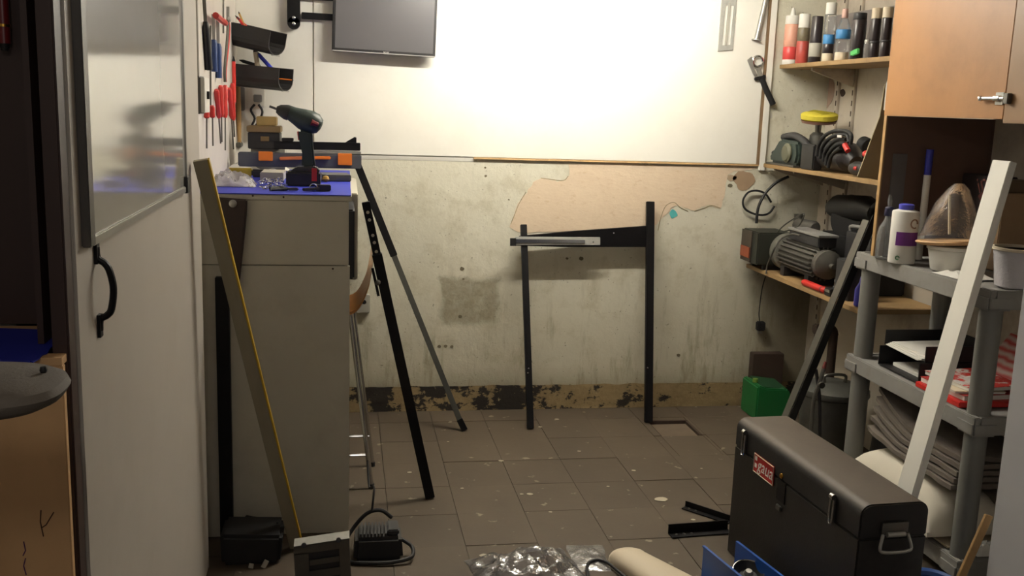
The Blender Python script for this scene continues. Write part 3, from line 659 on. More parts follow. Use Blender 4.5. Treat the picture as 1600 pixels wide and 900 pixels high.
# folding clamp bench: grey with orange pads
cl = thing('clamp_bench', 'grey folding clamp with orange pads lying across the back of the blue bench top', 'clamp', (-.1, 4.4, ZT))
YC = 4.40
def cz(px, py): return PY(px, py, YC)
a, b = cz(372, 263), cz(563, 246)
zlo, zhi = PY(470, 262, YC).z, PY(470, 240, YC).z
zlo = max(zlo, ZT + .001)
part('jaw_bar', MB().box((a.x, YC, zlo), (b.x + .005, YC + .05, zhi)), mat('clamp_grey', '4b4d52', .5, 0, .1, 9), cl, bev=.004)
part('top_plate', MB().box((cz(480, 240).x, YC + .01, zhi + .0005), (b.x + .003, YC + .06, zhi + .014)), mat('clamp_pale', '85857f', .5, .2, .1, 9), cl, bev=.003)
for x0, x1, y0_, y1_ in ((404, 426, 237, 251), (528, 550, 240, 258)):
    p, q = PY(x0, y1_, YC - .006), PY(x1, y0_, YC - .006)
    part('pad', MB().box((p.x, YC - .010, max(p.z, ZT + .002)), (q.x, YC - .0005, q.z)), M_orange, cl, label='orange pad', bev=.002)
part('handle_strip', MB().bar(PY(437, 250, YC - .012) + V(0, 0, .006), PY(476, 249, YC - .012) + V(0, 0, .006), .02, .014), mat('faded_orange', 'c06b3a', .5, 0, .15, 9), cl, bev=.002)
part('handle_strip', MB().bar(PY(490, 249, YC - .012) + V(0, 0, .006), PY(517, 249, YC - .012) + V(0, 0, .006), .02, .014), M_orange, cl, bev=.004)
bb_ = thing('black_rail', 'straight black steel rail lying across the top of the grey and orange clamp', 'rail', PY(500, 240, YC + .03))
p, q = PY(428, 231, YC + .03), PY(563, 229, YC + .03)
zr = zhi + .0145
part('bar', MB().bar(V(p.x, YC + .03, zr + .018), V(q.x, YC + .03, zr + .020), .03, .034), M_black, bb_, bev=.002)
part('end_lug', MB().prism([V(PY(a_, b_, YC + .02).x, YC + .02, zr + .0375 + c_) for a_, b_, c_ in ((540, 222, 0), (557, 222, 0), (557, 213, .022), (554, 213, .024), (543, 219, .006))], (0, .02, 0)), M_black, bb_)
part('end_block', MB().box((PY(440, 225, YC).x, YC + .01, zr + .036), (PY(458, 225, YC).x, YC + .05, zr + .05)), M_black, bb_, bev=.002)
# drill
dr = thing('cordless_drill', 'dark green cordless drill standing on its battery on the blue bench top', 'drill', bt_(478, 290))
YD = 3.86
def dz(px, py, off=0): return PY(px, py, YD + off)
bz = bt_(478, 291); YD = bz.y + .052
body = [(436, 173, .010), (441, 172, .020), (448, 174, .027), (456, 178, .030), (462, 181, .034), (472, 186, .042), (483, 190, .046), (493, 194, .043), (500, 198, .030), (502, 199, .010)]
part('motor_housing', MB().tube([dz(a_, b_) for a_, b_, r in body], [r * .92 for a_, b_, r in body], 16), M_drillgreen, dr)
part('chuck', MB().tube([dz(432, 171), dz(437, 172), dz(446, 175), dz(452, 177)], [.012, .020, .0275, .0285], 14), M_blackplastic, dr)
part('drill_bit', MB().tube([dz(421, 166), dz(434, 171)], .0045, 8), M_dullsteel, dr)
part('grip', MB().prism([dz(a_, b_, -.018) for a_, b_ in ((466, 202), (488, 206), (489, 228), (493, 262), (471, 262), (472, 240), (466, 214))], (0, .036, 0)), M_drillgreen, dr, bev=.008)
part('trigger', MB().prism([dz(a_, b_, -.009) for a_, b_ in ((464, 205), (468, 206), (469, 216), (466, 220))], (0, .018, 0)), M_red, dr, bev=.002)
part('side_patch', MB().tube([dz(486, 191, -.040), dz(497, 195, -.034)], [.012, .008], 8), M_darkred, dr)
c = dz(478, 264); zt_ = c.z
part('battery_neck', MB().prism([dz(a_, b_, -.034) for a_, b_ in ((463, 261), (494, 261), (501, 268), (453, 268))], (0, .068, 0)), M_greyblack, dr, bev=.003)
b0_, b1_ = dz(448, 290), dz(501, 268)
part('battery', MB().box((b0_.x, YD - .05, ZT + .0005), (b1_.x, YD + .05, b1_.z)), M_blackplastic, dr, bev=.006)
p, q = PY(487, 283, YD - .052), PY(495, 263, YD - .052)
part('battery_clip', MB().box((p.x, YD - .0525, p.z), (q.x, YD - .0495, q.z)), M_red, dr, label='red battery clip')
# flat boxes
pa = bt_(414, 276)
part('flat_tin', MB().box((bt_(414, 276).x, 3.93, ZT), (bt_(449, 276).x, 4.10, ZT + .035)), M_greyboard, label='flat grey box lying just left of the drill battery', cat='box', bev=.003)
q0 = bt_(503, 272); q1 = bt_(545, 268)
part('flat_case', MB().box((q0.x, 4.0, ZT), (q1.x, 4.14, ZT + .026), Matrix.Rotation(.12, 3, 'Z')), mat('slate_case', '5a5b58', .5, 0, .1, 9), label='flat dark grey case lying just right of the drill battery', cat='box', bev=.003)
# crumpled white paper / bags
def crumple(name, c, sx, sy, h, m, label, cat, seed, rot=0., n=16):
    def fn(u, v):
        x, y = (u - .5), (v - .5); e = max(0, 1 - (2 * abs(x)) ** 3) * max(0, 1 - (2 * abs(y)) ** 3)
        wob = .12 * nz(u * 3, v * 3, seed)
        X = x * sx * (1 + wob); Y = y * sy * (1 + .12 * nz(u * 3 + 9, v * 3, seed))
        ridge = 1 - abs(nz(u * 4.2, v * 4.2, seed + 3)) * 2.2; fine = nz(u * 11, v * 11, seed)
        z = .002 + h * e * max(.05, .55 * ridge + .25 * fine + .35)
        cr, sr = math.cos(rot), math.sin(rot)
        return Vector(c) + V(X * cr - Y * sr, X * sr + Y * cr, z)
    return part(name, MB().grid(fn, n, n, .001), m, label=label, cat=cat)
crumple('paper_sheet', bt_(405, 264) + V(.0, -.06, 0), .27, .13, .045, M_paper, 'creased white paper lying on the blue bench behind the yellow tool', 'paper', 3, .1)
crumple('plastic_bag', bt_(364, 290) + V(-.005, .015, 0), .17, .15, .06, M_filmthick, 'crumpled milky plastic bag at the wall side of the blue bench top', 'plastic bag', 5)
yt = thing('staple_gun', 'yellow and black hand tool lying on the blue bench near the wall', 'tool', bt_(378, 277))
p = bt_(378, 277)
part('body', MB().cbox(p + V(-.01, .03, .018), (.10, .04, .034), Matrix.Rotation(.1, 3, 'Z')), mat('tool_yellow', 'a08a24', .5, 0, .3, 30), yt, bev=.006)
part('handle', MB().cbox(p + V(.07, .03, .016), (.07, .035, .03)), M_blackplastic, yt, bev=.006)
ch = thing('chain', 'bright small chain in a loose heap in front of the drill', 'chain', bt_(425, 292))
for i in range(46):
    c = bt_(406 + 36 * random.random(), 284 + 8 * random.random()); c += V(0, .02 * nz(i, 3), .005 + .016 * random.random() * math.exp(-i * .01))
    if i < 14: c = bt_(408 + i * 2.6, 294 + 2 * math.sin(i * .8)) + V(0, 0, .005)
    ax_ = Matrix.Rotation(random.random() * 6, 3, 'Z') @ Matrix.Rotation(random.random() * 2.6, 3, 'X')
    part('link', MB().tube(arc(c, .0075, 0, 5.9, 8, ax_ @ V(1, 0, 0), ax_ @ V(0, .7, 0)), .0019, 5), M_chrome, ch)
bcl = thing('black_clip', 'small black clamp lying at the front edge of the blue bench, right of the chain', 'clamp', bt_(500, 298))
p = bt_(507, 299)
part('jaw', MB().cbox(p + V(-.005, .012, .012), (.055, .03, .022)), M_blackplastic, bcl, bev=.003)
part('lever', MB().bar(bt_(474, 300) + V(0, 0, .008), p + V(-.02, 0, .010), .016, .010), M_blackplastic, bcl, bev=.002)
part('spring', MB().tube(arc(bt_(490, 299) + V(0, 0, .0142), .012, 0, 5.5, 12), .002, 6), M_chrome, bcl)
part('wooden_knob', MB().lathe([(.004, 0), (.010, .003), (.014, .011), (.011, .02), (.003, .024)], bt_(509, 284), n=14), mat('knob_yellow', 'b08a3a', .45, 0, .1, 10), label='round yellow wooden knob beside the drill battery', cat='knob')
dk = thing('dark_pliers', 'dark pliers lying in front of the drill battery, under the chain', 'pliers', bt_(440, 295))
for s in (-1, 1): part('handle', MB().tube(spline([bt_(449, 299) + V(0, 0, .008), bt_(438, 298 + s * 1.3) + V(0, 0, .008), bt_(422, 299 + s) + V(0, 0, .008)], 5), .006, 8), M_rubber, dk)
part('jaw', MB().bar(bt_(449, 299) + V(0, 0, .008), bt_(466, 299) + V(0, 0, .008), .018, .010), M_dullsteel, dk, bev=.003)

# ------------------------------------------------------------------ right wall: three shelves on slotted uprights
XR = 2.45
for i, (px, py) in enumerate(((1336, 150), (1310, 160))):
    yy = PX(px, py, XR).y
    u = thing('slotted_upright', ['pale slotted shelf upright on the right wall, nearer the plywood cupboard', 'pale slotted shelf upright on the right wall, nearer the back corner'][i], 'shelf upright', (XR - .008, yy, .3), 'slotted uprights on the right wall')
    part('channel', MB().box((XR - .014, yy - .013, .35), (XR - .0005, yy + .013, 2.3)), M_sidewall, u, bev=.002)
    sl = MB()
    for q in range(36): sl.box((XR - .0155, yy - .004, .4 + q * .05), (XR - .0142, yy + .004, .425 + q * .05))
    part('slots', sl, M_rust, u, kind='stuff', smooth=False)
def shelf(lab, x0, z1, th, y0, y1, ybr):
    s = thing('wall_shelf', lab, 'shelf', (2.3, 4.2, z1 - th))
    part('board', MB().box((x0, y0, z1 - th), (XR - .0165, y1, z1)), M_shelfwood, s, bev=.0015)
    for y in ybr:
        part('bracket', MB().prism([(XR - .0165, y - .008, z1 - th - .0005), (x0 + .05, y - .008, z1 - th - .0005), (x0 + .05, y - .008, z1 - th - .014), (XR - .0165, y - .008, z1 - th - .085)], (0, .016, 0)), M_sidewall, s, bev=.001)
    return s
YBR = [PX(1336, 150, XR).y, PX(1310, 160, XR).y + .06]
shelf('top wooden wall shelf crowded with tubes and cans on the right wall', 2.164, 1.795, .020, 3.54, 4.85, YBR[:1])
shelf('middle wooden wall shelf holding the polisher and cable tools on the right wall', 2.115, 1.298, .019, 3.70, 4.84, YBR)
shelf('lowest wooden wall shelf holding the motor on the right wall', 2.064, .777, .020, 3.67, 4.84, YBR)

# plywood wall cupboard with two doors
XC = 2.0
cu = thing('wall_cupboard', 'orange plywood wall cupboard with two doors and a chrome bolt, upper right', 'cupboard', (2.2, 2.9, 1.557))
zc = 1.557; seam = PX(1575, 120, XC).y; yfar = 3.515
part('body', MB().box((XC + .019, 2.1, zc + .004), (XR - .0005, yfar - .004, 2.35)), M_darkboard, cu)
part('door', MB().box((XC, seam + .002, zc), (XC + .0185, yfar, 2.34)), M_cup, cu, bev=.0015)
d2 = part('door', MB().box((XC - .001, 2.1, zc - .012), (XC + .0185, seam - .001, 2.34)), M_cup2, cu, bev=.0015, label='paler plywood door')
bl = MB(); p = PX(1562, 154, XC - .008); q = PX(1583, 155, XC - .008)
part('bolt_plate', MB().box((XC - .004, seam + .005, p.z - .019), (XC - .0003, p.y + .028, p.z + .019)), M_steel, cu, bev=.001, label='steel bolt plate')
bo = part('bolt', MB().tube([V(XC - .012, p.y + .075, p.z), V(XC - .012, seam - .012, p.z)], .0065, 10), M_chrome, cu, label='chrome bolt')
part('knob', MB().lathe([(.004, 0), (.009, .004), (.009, .010), (.003, .014)], V(XC - .012, p.y + .082, p.z), (0, 1, 0), 12), M_chrome, bo)
part('guide', MB().tube([V(XC - .012, p.y + .02, p.z), V(XC - .012, seam + .008, p.z)], .0095, 10), M_chrome, bo)
part('keeper', MB().box((XC - .018, seam - .035, p.z - .016), (XC - .0015, seam - .013, p.z + .016)), M_dullsteel, cu, bev=.002)
a, b = PX(1374, 172, XC), PX(1376, 128, XC)
part('edge_hinge', MB().box((XC + .003, yfar + .0005, a.z), (XC + .012, yfar + .012, b.z)), M_steel, cu)
# niche below the cupboard
npn = thing('niche_panel', 'dark upright board with a pale raw front edge below the plywood cupboard', 'board', (2.2, 3.505, 1.025))
part('board', MB().box((XC + .005, 3.492, 1.0255), (XR - .0005, 3.508, zc - .0005)), M_darkboard, npn)
part('raw_edge', MB().box((XC - .001, 3.491, 1.0255), (XC + .0045, 3.509, zc - .0005)), M_wood, npn, label='pale raw edge')
part('back_board', MB().box((XR - .012, PX(1506, 225, 2.44).y, 1.03), (XR - .0005, 3.4915, zc - .0005)), M_darkboard, npn)
part('hardboard_sheet', MB().prism([PY(a, b, 3.78) for a, b in ((1383, 130), (1384, 205), (1371, 281), (1340, 276), (1375, 182))], (0, .006, 0)), mat('hardboard', '8a7d5f', .7, 0, .1, 7), label='slanting olive hardboard sheet standing at the near end of the middle wall shelf', cat='board')

# ------------------------------------------------------------------ top shelf contents
ZS1 = 1.7955
def can(name, lab, cat, px, ybot, ytop, wpx, bands, xx=2.198, profile=None, n=18, group=None):
    c = PX(px, ybot, xx); c.z = ZS1
    dist = ray(px, ybot).normalized(); k_ = (c - V(0, 0, EYE)).length / ray(px, ybot).length
    h = (ybot - ytop) * k_ * 1.0; r = wpx * k_ / 2
    t = thing(name, lab, cat, c, group)
    for nm, m, z0, z1, rs in bands:
        prof = [(r * rs[0] * .94, z0 * h), (r * rs[0], z0 * h + .003), (r * rs[1], z1 * h - .003), (r * rs[1] * .94, z1 * h)]
        part(nm, MB().lathe(prof, c, (0, 0, 1), n), m, t)
    return t, c, h, r
M_canred = mat('can_red', 'd24a48', .35, 0, .1, 20); M_canpink = mat('can_pink', 'd9a08a', .4, 0, .2, 30)
M_bottleblack = mat('bottle_black', '2c2527', .3, 0, .15, 20)
can('sealant_tube', 'white and red sealant tube at the far end of the top wall shelf', 'tube', 1233, 98, 24, 22, [('base_cap', M_paper, 0, .10, (1, 1)), ('red_band', M_canred, .10, .36, (1, 1)), ('printed_band', M_canpink, .36, .82, (1, 1)), ('top_band', M_paper, .82, 1.0, (1, .95)), ('nozzle', M_paper, 1.0, 1.16, (.4, .18))])
can('spray_can', 'white capped can with a dull red label beside the sealant tube', 'can', 1252, 97, 22, 19, [('label', mat('label_dullred', 'a8453c', .4, 0, .25, 40), .0, .45, (1, 1)), ('label_band', mat('label_mixed', '6d6450', .4, 0, .5, 40), .45, .72, (1, 1)), ('cap', M_paper, .72, 1.0, (.95, .9))])
can('spray_can', 'black bottle with a pale lower label, third from the far end of the top shelf', 'bottle', 1272, 96, 26, 19, [('body', M_bottleblack, 0, 1.0, (1, .92)), ('label', M_greyboard, .12, .42, (1.03, 1.03))])
can('sealant_tube', 'clear tube with a blue band and white cap on the top shelf', 'tube', 1292, 95, 6, 18, [('base', M_cream, 0, .14, (.95, .95)), ('contents', M_bottleblack, .14, .30, (.95, .95)), ('blue_band', M_labelblue, .30, .46, (.98, .98)), ('body', M_glass, .46, .80, (1, 1)), ('cap', M_paper, .80, 1.0, (.9, .9))])
can('clear_bottle', 'clear bottle with a blue label and pinkish cap on the top shelf', 'bottle', 1314, 94, 16, 22, [('base', M_cream, 0, .16, (.95, .95)), ('lower_body', M_glass, .16, .42, (1, 1)), ('blue_label', M_labelblue, .42, .60, (1.02, 1.02)), ('shoulder', M_glass, .60, .82, (1, .5)), ('cap', mat('pale_pink', 'c9a498', .5, 0, .1, 9), .82, 1.0, (.45, .42))])
t_, c_, h_, rr_ = can('dark_jar', 'tall dark jar with green lettered foot, half way along the top shelf', 'jar', 1338, 92, 22, 22, [('body', M_bottleblack, 0, .85, (1, 1)), ('lid', M_greyblack, .85, 1.0, (.95, .95))])
part('green_pad', MB().cbox(PX(1340, 82, 2.185) + V(-.012, 0, -.0), (.012, .065, .024), Matrix.Rotation(-.15, 3, 'X')), mat('green_sponge', '4fae5c', .7, 0, .1, 20), label='bright green strip propped against the dark jar on the top shelf', cat='sponge', bev=.003)
can('glass_jar', 'small clear glass jar beside the green strip on the top shelf', 'jar', 1354, 90, 62, 12, [('body', M_glass, 0, .8, (1, 1)), ('lid', M_steel, .8, 1.0, (.9, .9))], 2.185)
for i, (px, lab) in enumerate(((1364, 'dark cream lidded jar on a tin, left of the pair by the plywood cupboard'), (1381, 'dark cream lidded jar on a tin, right of the pair by the plywood cupboard'))):
    t_, c_, h_, rr_ = can('stacked_tin', ['dark round tin under the left cream lidded jar on the top shelf', 'dark round tin under the right cream lidded jar on the top shelf'][i], 'tin', px, 89, 63, 16, [('body', M_bottleblack, 0, .86, (1, 1)), ('rim', M_greyblack, .86, 1.0, (1.02, 1.02))], 2.205)
    j = thing('lidded_jar', lab, 'jar', c_ + V(0, 0, h_ + .0005))
    hj = h_ * 1.9
    part('body', MB().lathe([(rr_ * .9, 0), (rr_ * .95, .004), (rr_ * .95, hj * .66), (rr_ * .9, hj * .68)], c_ + V(0, 0, h_ + .0005)), M_bottleblack, j)
    part('lid', MB().lathe([(rr_, 0), (rr_, hj * .3), (rr_ * .9, hj * .32)], c_ + V(0, 0, h_ + .001 + hj * .68)), M_cream, j)
c = PX(1372, 8, 2.30); 
part('dark_case', MB().box((2.27, 3.56, ZS1 + .215), (2.44, 3.86, ZS1 + .30)), M_greyblack, label='dark case lying across the jars at the top right of the top shelf', cat='case', bev=.004)
part('case_stand', MB().box((2.38, 3.56, ZS1), (2.43, 3.86, ZS1 + .2145)), M_greyblack, label='dark board standing behind the lidded jars on the top shelf', cat='board')
part('grey_box', MB().box((2.35, 3.98, ZS1), (2.43, 4.74, ZS1 + .235)), mat('grey_carton', '77716f', .7, 0, .1, 6), label='grey carton standing behind the tubes at the far end of the top shelf', cat='box', bev=.003)
def drape(u, v):
    y = 3.90 + .26 * u; z = ZS1 + .002 + .20 * v; return V(2.318 - .035 * math.sin(v * 2.6) + .010 * nz(u * 5, v * 5, 3), y + .02 * nz(u * 3, v * 4, 8), z)
part('clear_bag', MB().grid(drape, 14, 12), M_film, label='clear plastic bag standing among the bottles on the top shelf', cat='plastic bag')

# ------------------------------------------------------------------ middle shelf contents
ZS2 = 1.2985
po = thing('polisher', 'dark polisher with a round yellow foam pad facing up on the middle wall shelf', 'polisher', PX(1285, 262, 2.24))
pc = PX(1280, 184, 2.275)
part('foam_pad', MB().lathe([(.078, -.012), (.087, -.005), (.088, .015), (.080, .022), (.03, .026)], pc, (-.06, -.12, 1), 32), M_padyellow, po)
rd = MB()
for q in range(8):
    y_ = pc.y - .066 + q * .018; hw_ = math.sqrt(max(.0, .074 ** 2 - (y_ - pc.y) ** 2)); dzz = (y_ - pc.y) * .12
    rd.tube(spline([V(pc.x - hw_, y_, pc.z + .018 - hw_ * .06 + dzz), V(pc.x, y_ + .006, pc.z + .0265 + dzz), V(pc.x + hw_, y_ + .01, pc.z + .020 + hw_ * .06 + dzz)], 4), .0038, 5)
part('pad_ridges', rd, mat('foam_dark', 'a59a2c', .9, 0, .2, 20), po, kind='stuff')
part('backing_disc', MB().lathe([(.03, -.028), (.080, -.024), (.085, -.0125)], pc, (-.06, -.12, 1), 32), mat('disc_brown', '7b5a4c', .6, 0, .1, 9), po)
part('spindle', MB().lathe([(.014, -.07), (.016, -.0285)], pc, n=12), M_dullsteel, po)
gb = V(pc.x, pc.y, pc.z - .07)
part('gear_head', MB().lathe([(.034, ZS2 + .0005 - gb.z), (.040, -.05), (.038, -.015), (.022, 0)], gb, n=18), M_dullsteel, po)
XC2 = 2.165
def mpx(px, py, x=XC2): return PX(px, py, x)
d0, d1 = mpx(1291, 240, 2.195), mpx(1331, 243, 2.195); d0.z = d1.z = ZS2 + .075
part('body', MB().tube([V(2.262, pc.y - .045, ZS2 + .072), V(2.225, d0.y + .035, d0.z), d0, d0 + (d1 - d0) * .3, d1 - (d1 - d0) * .1, d1, d1 + V(0, -.04, -.02)], [.036, .045, .062, .068, .064, .045, .030], 18), M_greyblack, po)
cab = []
for q, pp_ in enumerate((((1276, 244), (1279, 228), (1288, 213), (1303, 205), (1322, 205), (1330, 212), (1329, 226)), ((1281, 248), (1284, 232), (1294, 218), (1308, 211), (1323, 211), (1327, 222)), ((1286, 252), (1289, 238), (1299, 224), (1312, 217), (1322, 218)), ((1290, 258), (1293, 244), (1302, 231), (1313, 224), (1320, 225)), ((1294, 262), (1297, 250), (1304, 238), (1314, 231)))):
    part('cable_turn', MB().tube(spline([mpx(a_, b_, 2.118 + .003 * q) for a_, b_ in pp_], 5), .0085, 8), M_rubber, po)
part('red_switch', MB().tube([mpx(1320, 226, 2.115), mpx(1325, 236, 2.115)], .012, 10), M_red, po, label='red switch')
p = mpx(1312, 213, 2.11); part('tape_mark', MB().cbox(p, (.004, .04, .010)), M_paper, po)
gs = thing('sander', 'dark green and black hand sander at the far end of the middle wall shelf', 'sander', V(2.17, 4.65, ZS2))
part('base_plate', MB().box((2.118, 4.50, ZS2 + .0005), (2.215, 4.82, ZS2 + .010)), M_dullsteel, gs, bev=.002)
part('body', MB().prism([V(2.125, y_, z_) for y_, z_ in ((4.79, ZS2 + .0105), (4.80, ZS2 + .045), (4.75, ZS2 + .085), (4.70, ZS2 + .130), (4.50, ZS2 + .122), (4.48, ZS2 + .06), (4.50, ZS2 + .0105))], (.085, 0, 0)), mat('sander_green', '2f3a35', .45, 0, .15, 9), gs, bev=.012)
part('motor_cap', MB().lathe([(.046, 0), (.048, .008), (.036, .018)], V(2.1245, 4.585, ZS2 + .066), (-1, 0, 0), 18), mat('cap_olive', '5a5a48', .5, 0, .15, 9), gs)
part('handle', MB().tube(spline([V(2.16, 4.72, ZS2 + .138), V(2.16, 4.60, ZS2 + .148), V(2.16, 4.475, ZS2 + .12), V(2.16, 4.44, ZS2 + .07), V(2.16, 4.445, ZS2 + .02)], 5), .019, 10), M_greyblack, gs)
part('rear_plug', MB().lathe([(.012, 0), (.016, .01), (.012, .03)], V(2.16, 4.80, ZS2 + .05), (0, 1, .2), 10), M_blackplastic, gs)
y0_, y1_ = mpx(1253, 262, 2.13).y, mpx(1273, 262, 2.13).y
part('battery_block', MB().box((2.118, y1_, ZS2 + .0005), (2.165, y0_, ZS2 + .118)), M_blackplastic, label='upright black block at the front edge of the middle shelf, below the yellow pad', cat='battery', bev=.006)
bd = thing('battery_drill', 'dark power tool lying at the back of the middle shelf behind the polisher', 'power tool', V(2.37, 4.3, ZS2))
part('body', MB().tube([V(2.37, 4.60, ZS2 + .075), V(2.37, 4.54, ZS2 + .08), V(2.37, 4.26, ZS2 + .08), V(2.37, 4.22, ZS2 + .075)], [.03, .045, .045, .03], 12), M_blackplastic, bd)
part('grip', MB().box((2.352, 4.30, ZS2 + .0005), (2.388, 4.36, ZS2 + .04)), M_blackplastic, bd, bev=.006)

jg = thing('angle_tool', 'black hand tool with red buttons at the near end of the middle wall shelf', 'power tool', PX(1345, 268, 2.15))
p0, p1 = PX(1338, 258, 2.15), PX(1362, 262, 2.15); p0.z = p1.z = ZS2 + .034
part('body', MB().tube([p0 + V(0, .03, .0), p0, (p0 + p1) / 2, p1], [.022, .031, .030, .022], 12), M_blackplastic, jg)
part('red_button', MB().tube([PX(1352, 240, 2.15), PX(1358, 244, 2.15)], .014, 10), M_red, jg, label='red button')
part('red_button', MB().tube([PX(1336, 263, 2.125), PX(1340, 263, 2.125)], .009, 10), M_red, jg, label='red button')
part('arch', MB().tube(spline([p1 + V(.02, -.02, .0), p1 + V(.02, -.03, .06), p1 + V(.02, 0, .12), p1 + V(.03, .02, .06), p1 + V(.03, .03, 0)], 5), .010, 8), M_blackplastic, jg)
part('black_roll', MB().lathe([(.03, 0), (.034, .004), (.034, .05), (.03, .054)], PX(1358, 218, 2.33) + V(0, 0, -.03), (0, 1, .2), 18), M_rubber, label='black round roll showing above the red buttons beside the hardboard sheet', cat='roll')

# ------------------------------------------------------------------ low shelf contents
ZS3 = .7775
tb = thing('battery_charger_box', 'black box with an orange panel at the far end of the lowest wall shelf', 'box', V(2.10, 4.70, ZS3))
part('case', MB().box((2.022, 4.62, ZS3 + .026), (2.20, 4.82, ZS3 + .190)), mat('box_green_black', '24261f', .55, 0, .2, 10), tb, bev=.006)
part('front_panel', MB().box((2.016, 4.69, ZS3 + .030), (2.0215, 4.815, ZS3 + .186)), mat('panel_brown', '3d342b', .6, 0, .2, 9), tb, bev=.001)
part('orange_plate', MB().box((2.010, 4.695, ZS3 + .05), (2.0155, 4.808, ZS3 + .105)), mat('dull_orange', '8c4326', .5, 0, .25, 20), tb, bev=.002)
for y_ in (4.65, 4.79): part('foot', MB().box((2.07, y_ - .012, ZS3 + .0002), (2.19, y_ + .012, ZS3 + .0255)), M_rubber, tb)
mt = thing('electric_motor', 'dusty grey electric motor with cooling ribs on the lowest wall shelf', 'motor', V(2.22, 4.2, ZS3))
mc = V(2.165, PX(1226, 405, 2.165).y, ZS3 + .104)
L = mc.y - PX(1300, 415, 2.165).y - .04
part('stator', MB().lathe([(.060, .05), (.066, .055), (.066, L - .02), (.058, L - .012)], mc, (0, -1, 0), 28), M_dust, mt)
rb = MB()
for q in range(22):
    a = 2 * math.pi * q / 22; d_ = V(math.cos(a), 0, math.sin(a)); rb.bar(mc + d_ * .073 + V(0, -.068, 0), mc + d_ * .073 + V(0, -(L - .03), 0), .0045, .014, d_)
part('cooling_ribs', rb, M_dust, mt, kind='stuff')
part('fan_cowl', MB().lathe([(.045, -.005), (.080, .0), (.090, .012), (.090, .056), (.078, .062)], mc, (0, -1, 0), 28), mat('cowl_grey', '77756c', .5, .4, .25, 12), mt)
part('cowl_hub', MB().lathe([(.036, -.0045), (.036, -.0075), (.012, -.009)], mc, (0, -1, 0), 20), M_rubber, mt)
part('end_bell', MB().lathe([(.066, L - .0115), (.066, L + .008), (.030, L + .028), (.012, L + .032), (.012, L + .06)], mc, (0, -1, 0), 24), M_dust, mt)
part('terminal_box', MB().box((2.125, mc.y - L + .03, ZS3 + .178), (2.215, mc.y - .11, ZS3 + .224)), M_greyblack, mt, bev=.004)
part('terminal_lid', MB().box((2.12, mc.y - L + .02, ZS3 + .2245), (2.22, mc.y - .10, ZS3 + .236)), M_greyplastic, mt, bev=.002)
for y_ in (mc.y - .12, mc.y - L + .07): part('foot', MB().box((2.10, y_ - .02, ZS3 + .0004), (2.23, y_ + .02, ZS3 + .045)), M_blackplastic, mt)
def tl(y, z, x=2.35): return V(x, y, ZS3 + z)
fan = thing('circular_saw', 'dark dusty saw with an arched handle under the middle shelf, behind the motor', 'power tool', tl(4.3, 0))
part('blade_guard', MB().lathe([(.02, 0), (.10, .004), (.11, .02), (.10, .04), (.03, .05)], tl(4.34, .30, 2.36), (-1, -.25, .1), 26), M_rubber, fan)
part('motor_body', MB().tube([tl(4.52, .33), tl(4.46, .34), tl(4.20, .36), tl(4.12, .35)], [.04, .06, .06, .04], 14), M_blackplastic, fan)
part('arched_handle', MB().tube(spline([tl(4.16, .30, 2.335), tl(4.10, .38, 2.335), tl(4.00, .40, 2.335), tl(3.92, .34, 2.335), tl(3.94, .26, 2.335)], 5), .016, 10), M_rubber, fan)
part('base_block', MB().box((2.30, 3.95, ZS3 + .0005), (2.43, 4.52, ZS3 + .22)), M_rubber, fan, bev=.006)
tfm = thing('transformer', 'small dark transformer with a grey strap on top, behind the motor terminal box', 'transformer', tl(4.0, 0, 2.25))
part('core', MB().box((2.235, 3.93, ZS3 + .0005), (2.285, 4.15, ZS3 + .265)), M_greyblack, tfm, bev=.004)
part('strap', MB().tube(spline([V(2.255, 4.15, ZS3 + .262), V(2.25, 4.13, ZS3 + .288), V(2.25, 3.96, ZS3 + .288), V(2.255, 3.935, ZS3 + .262)], 5), .008, 8), M_greyplastic, tfm)
cyl = thing('dark_cylinder', 'grey dusty cylinder lying across tools above the box with the orange panel', 'cylinder', tl(4.6, .2, 2.26))
part('barrel', MB().tube([V(2.30, 4.76, ZS3 + .215), V(2.29, 4.74, ZS3 + .215), V(2.28, 4.56, ZS3 + .225), V(2.28, 4.54, ZS3 + .225)], [.025, .036, .036, .025], 14), M_dust, cyl)
part('neck', MB().tube([V(2.30, 4.77, ZS3 + .005), V(2.30, 4.77, ZS3 + .20), V(2.30, 4.77, ZS3 + .27)], [.03, .022, .026], 10), M_dust, cyl)
def cable(name, lab, pts, r, m, n=6): return part(name, MB().tube(spline(pts, n), r, 7), m, label=lab, cat='cable')
cable('cable_loop', 'round loop of black cable standing up behind the box with the orange panel', [PY(a, b, 4.845) for a, b in ((1205, 316), (1196, 303), (1183, 298), (1170, 300), (1162, 310), (1161, 320), (1166, 328), (1178, 334), (1192, 336), (1203, 332), (1210, 322))] , .0055, M_rubber)
cable('power_cable', 'black cable arching from the orange panelled box up under the middle shelf', [PY(a, b, 4.80) for a, b in ((1182, 349), (1184, 328), (1190, 312), (1200, 297), (1215, 284), (1232, 276))], .0075, M_rubber)
cable('thin_wire', 'grey wire running from the shelf edge over the motor cowl', [PX(a, b, 2.055) for a, b in ((1197, 428), (1199, 414), (1206, 398), (1212, 385))] + [PX(a, b, 2.10) for a, b in ((1222, 372), (1238, 366), (1250, 368))], .004, M_dust)
cable('thin_wire', 'pale thin wire sagging from above the motor to the dark tools', [PX(a, b, 2.13) for a, b in ((1208, 372), (1222, 355), (1240, 342), (1256, 334), (1250, 350), (1238, 358), (1225, 362))], .0035, M_dullsteel)
cable('hanging_cord', 'thin dark cord hanging from the lowest shelf with a plug at its end', [PY(a, b, 4.845) for a, b in ((1196, 432), (1191, 450), (1188, 470), (1186, 490), (1187, 502))], .0028, M_rubber)
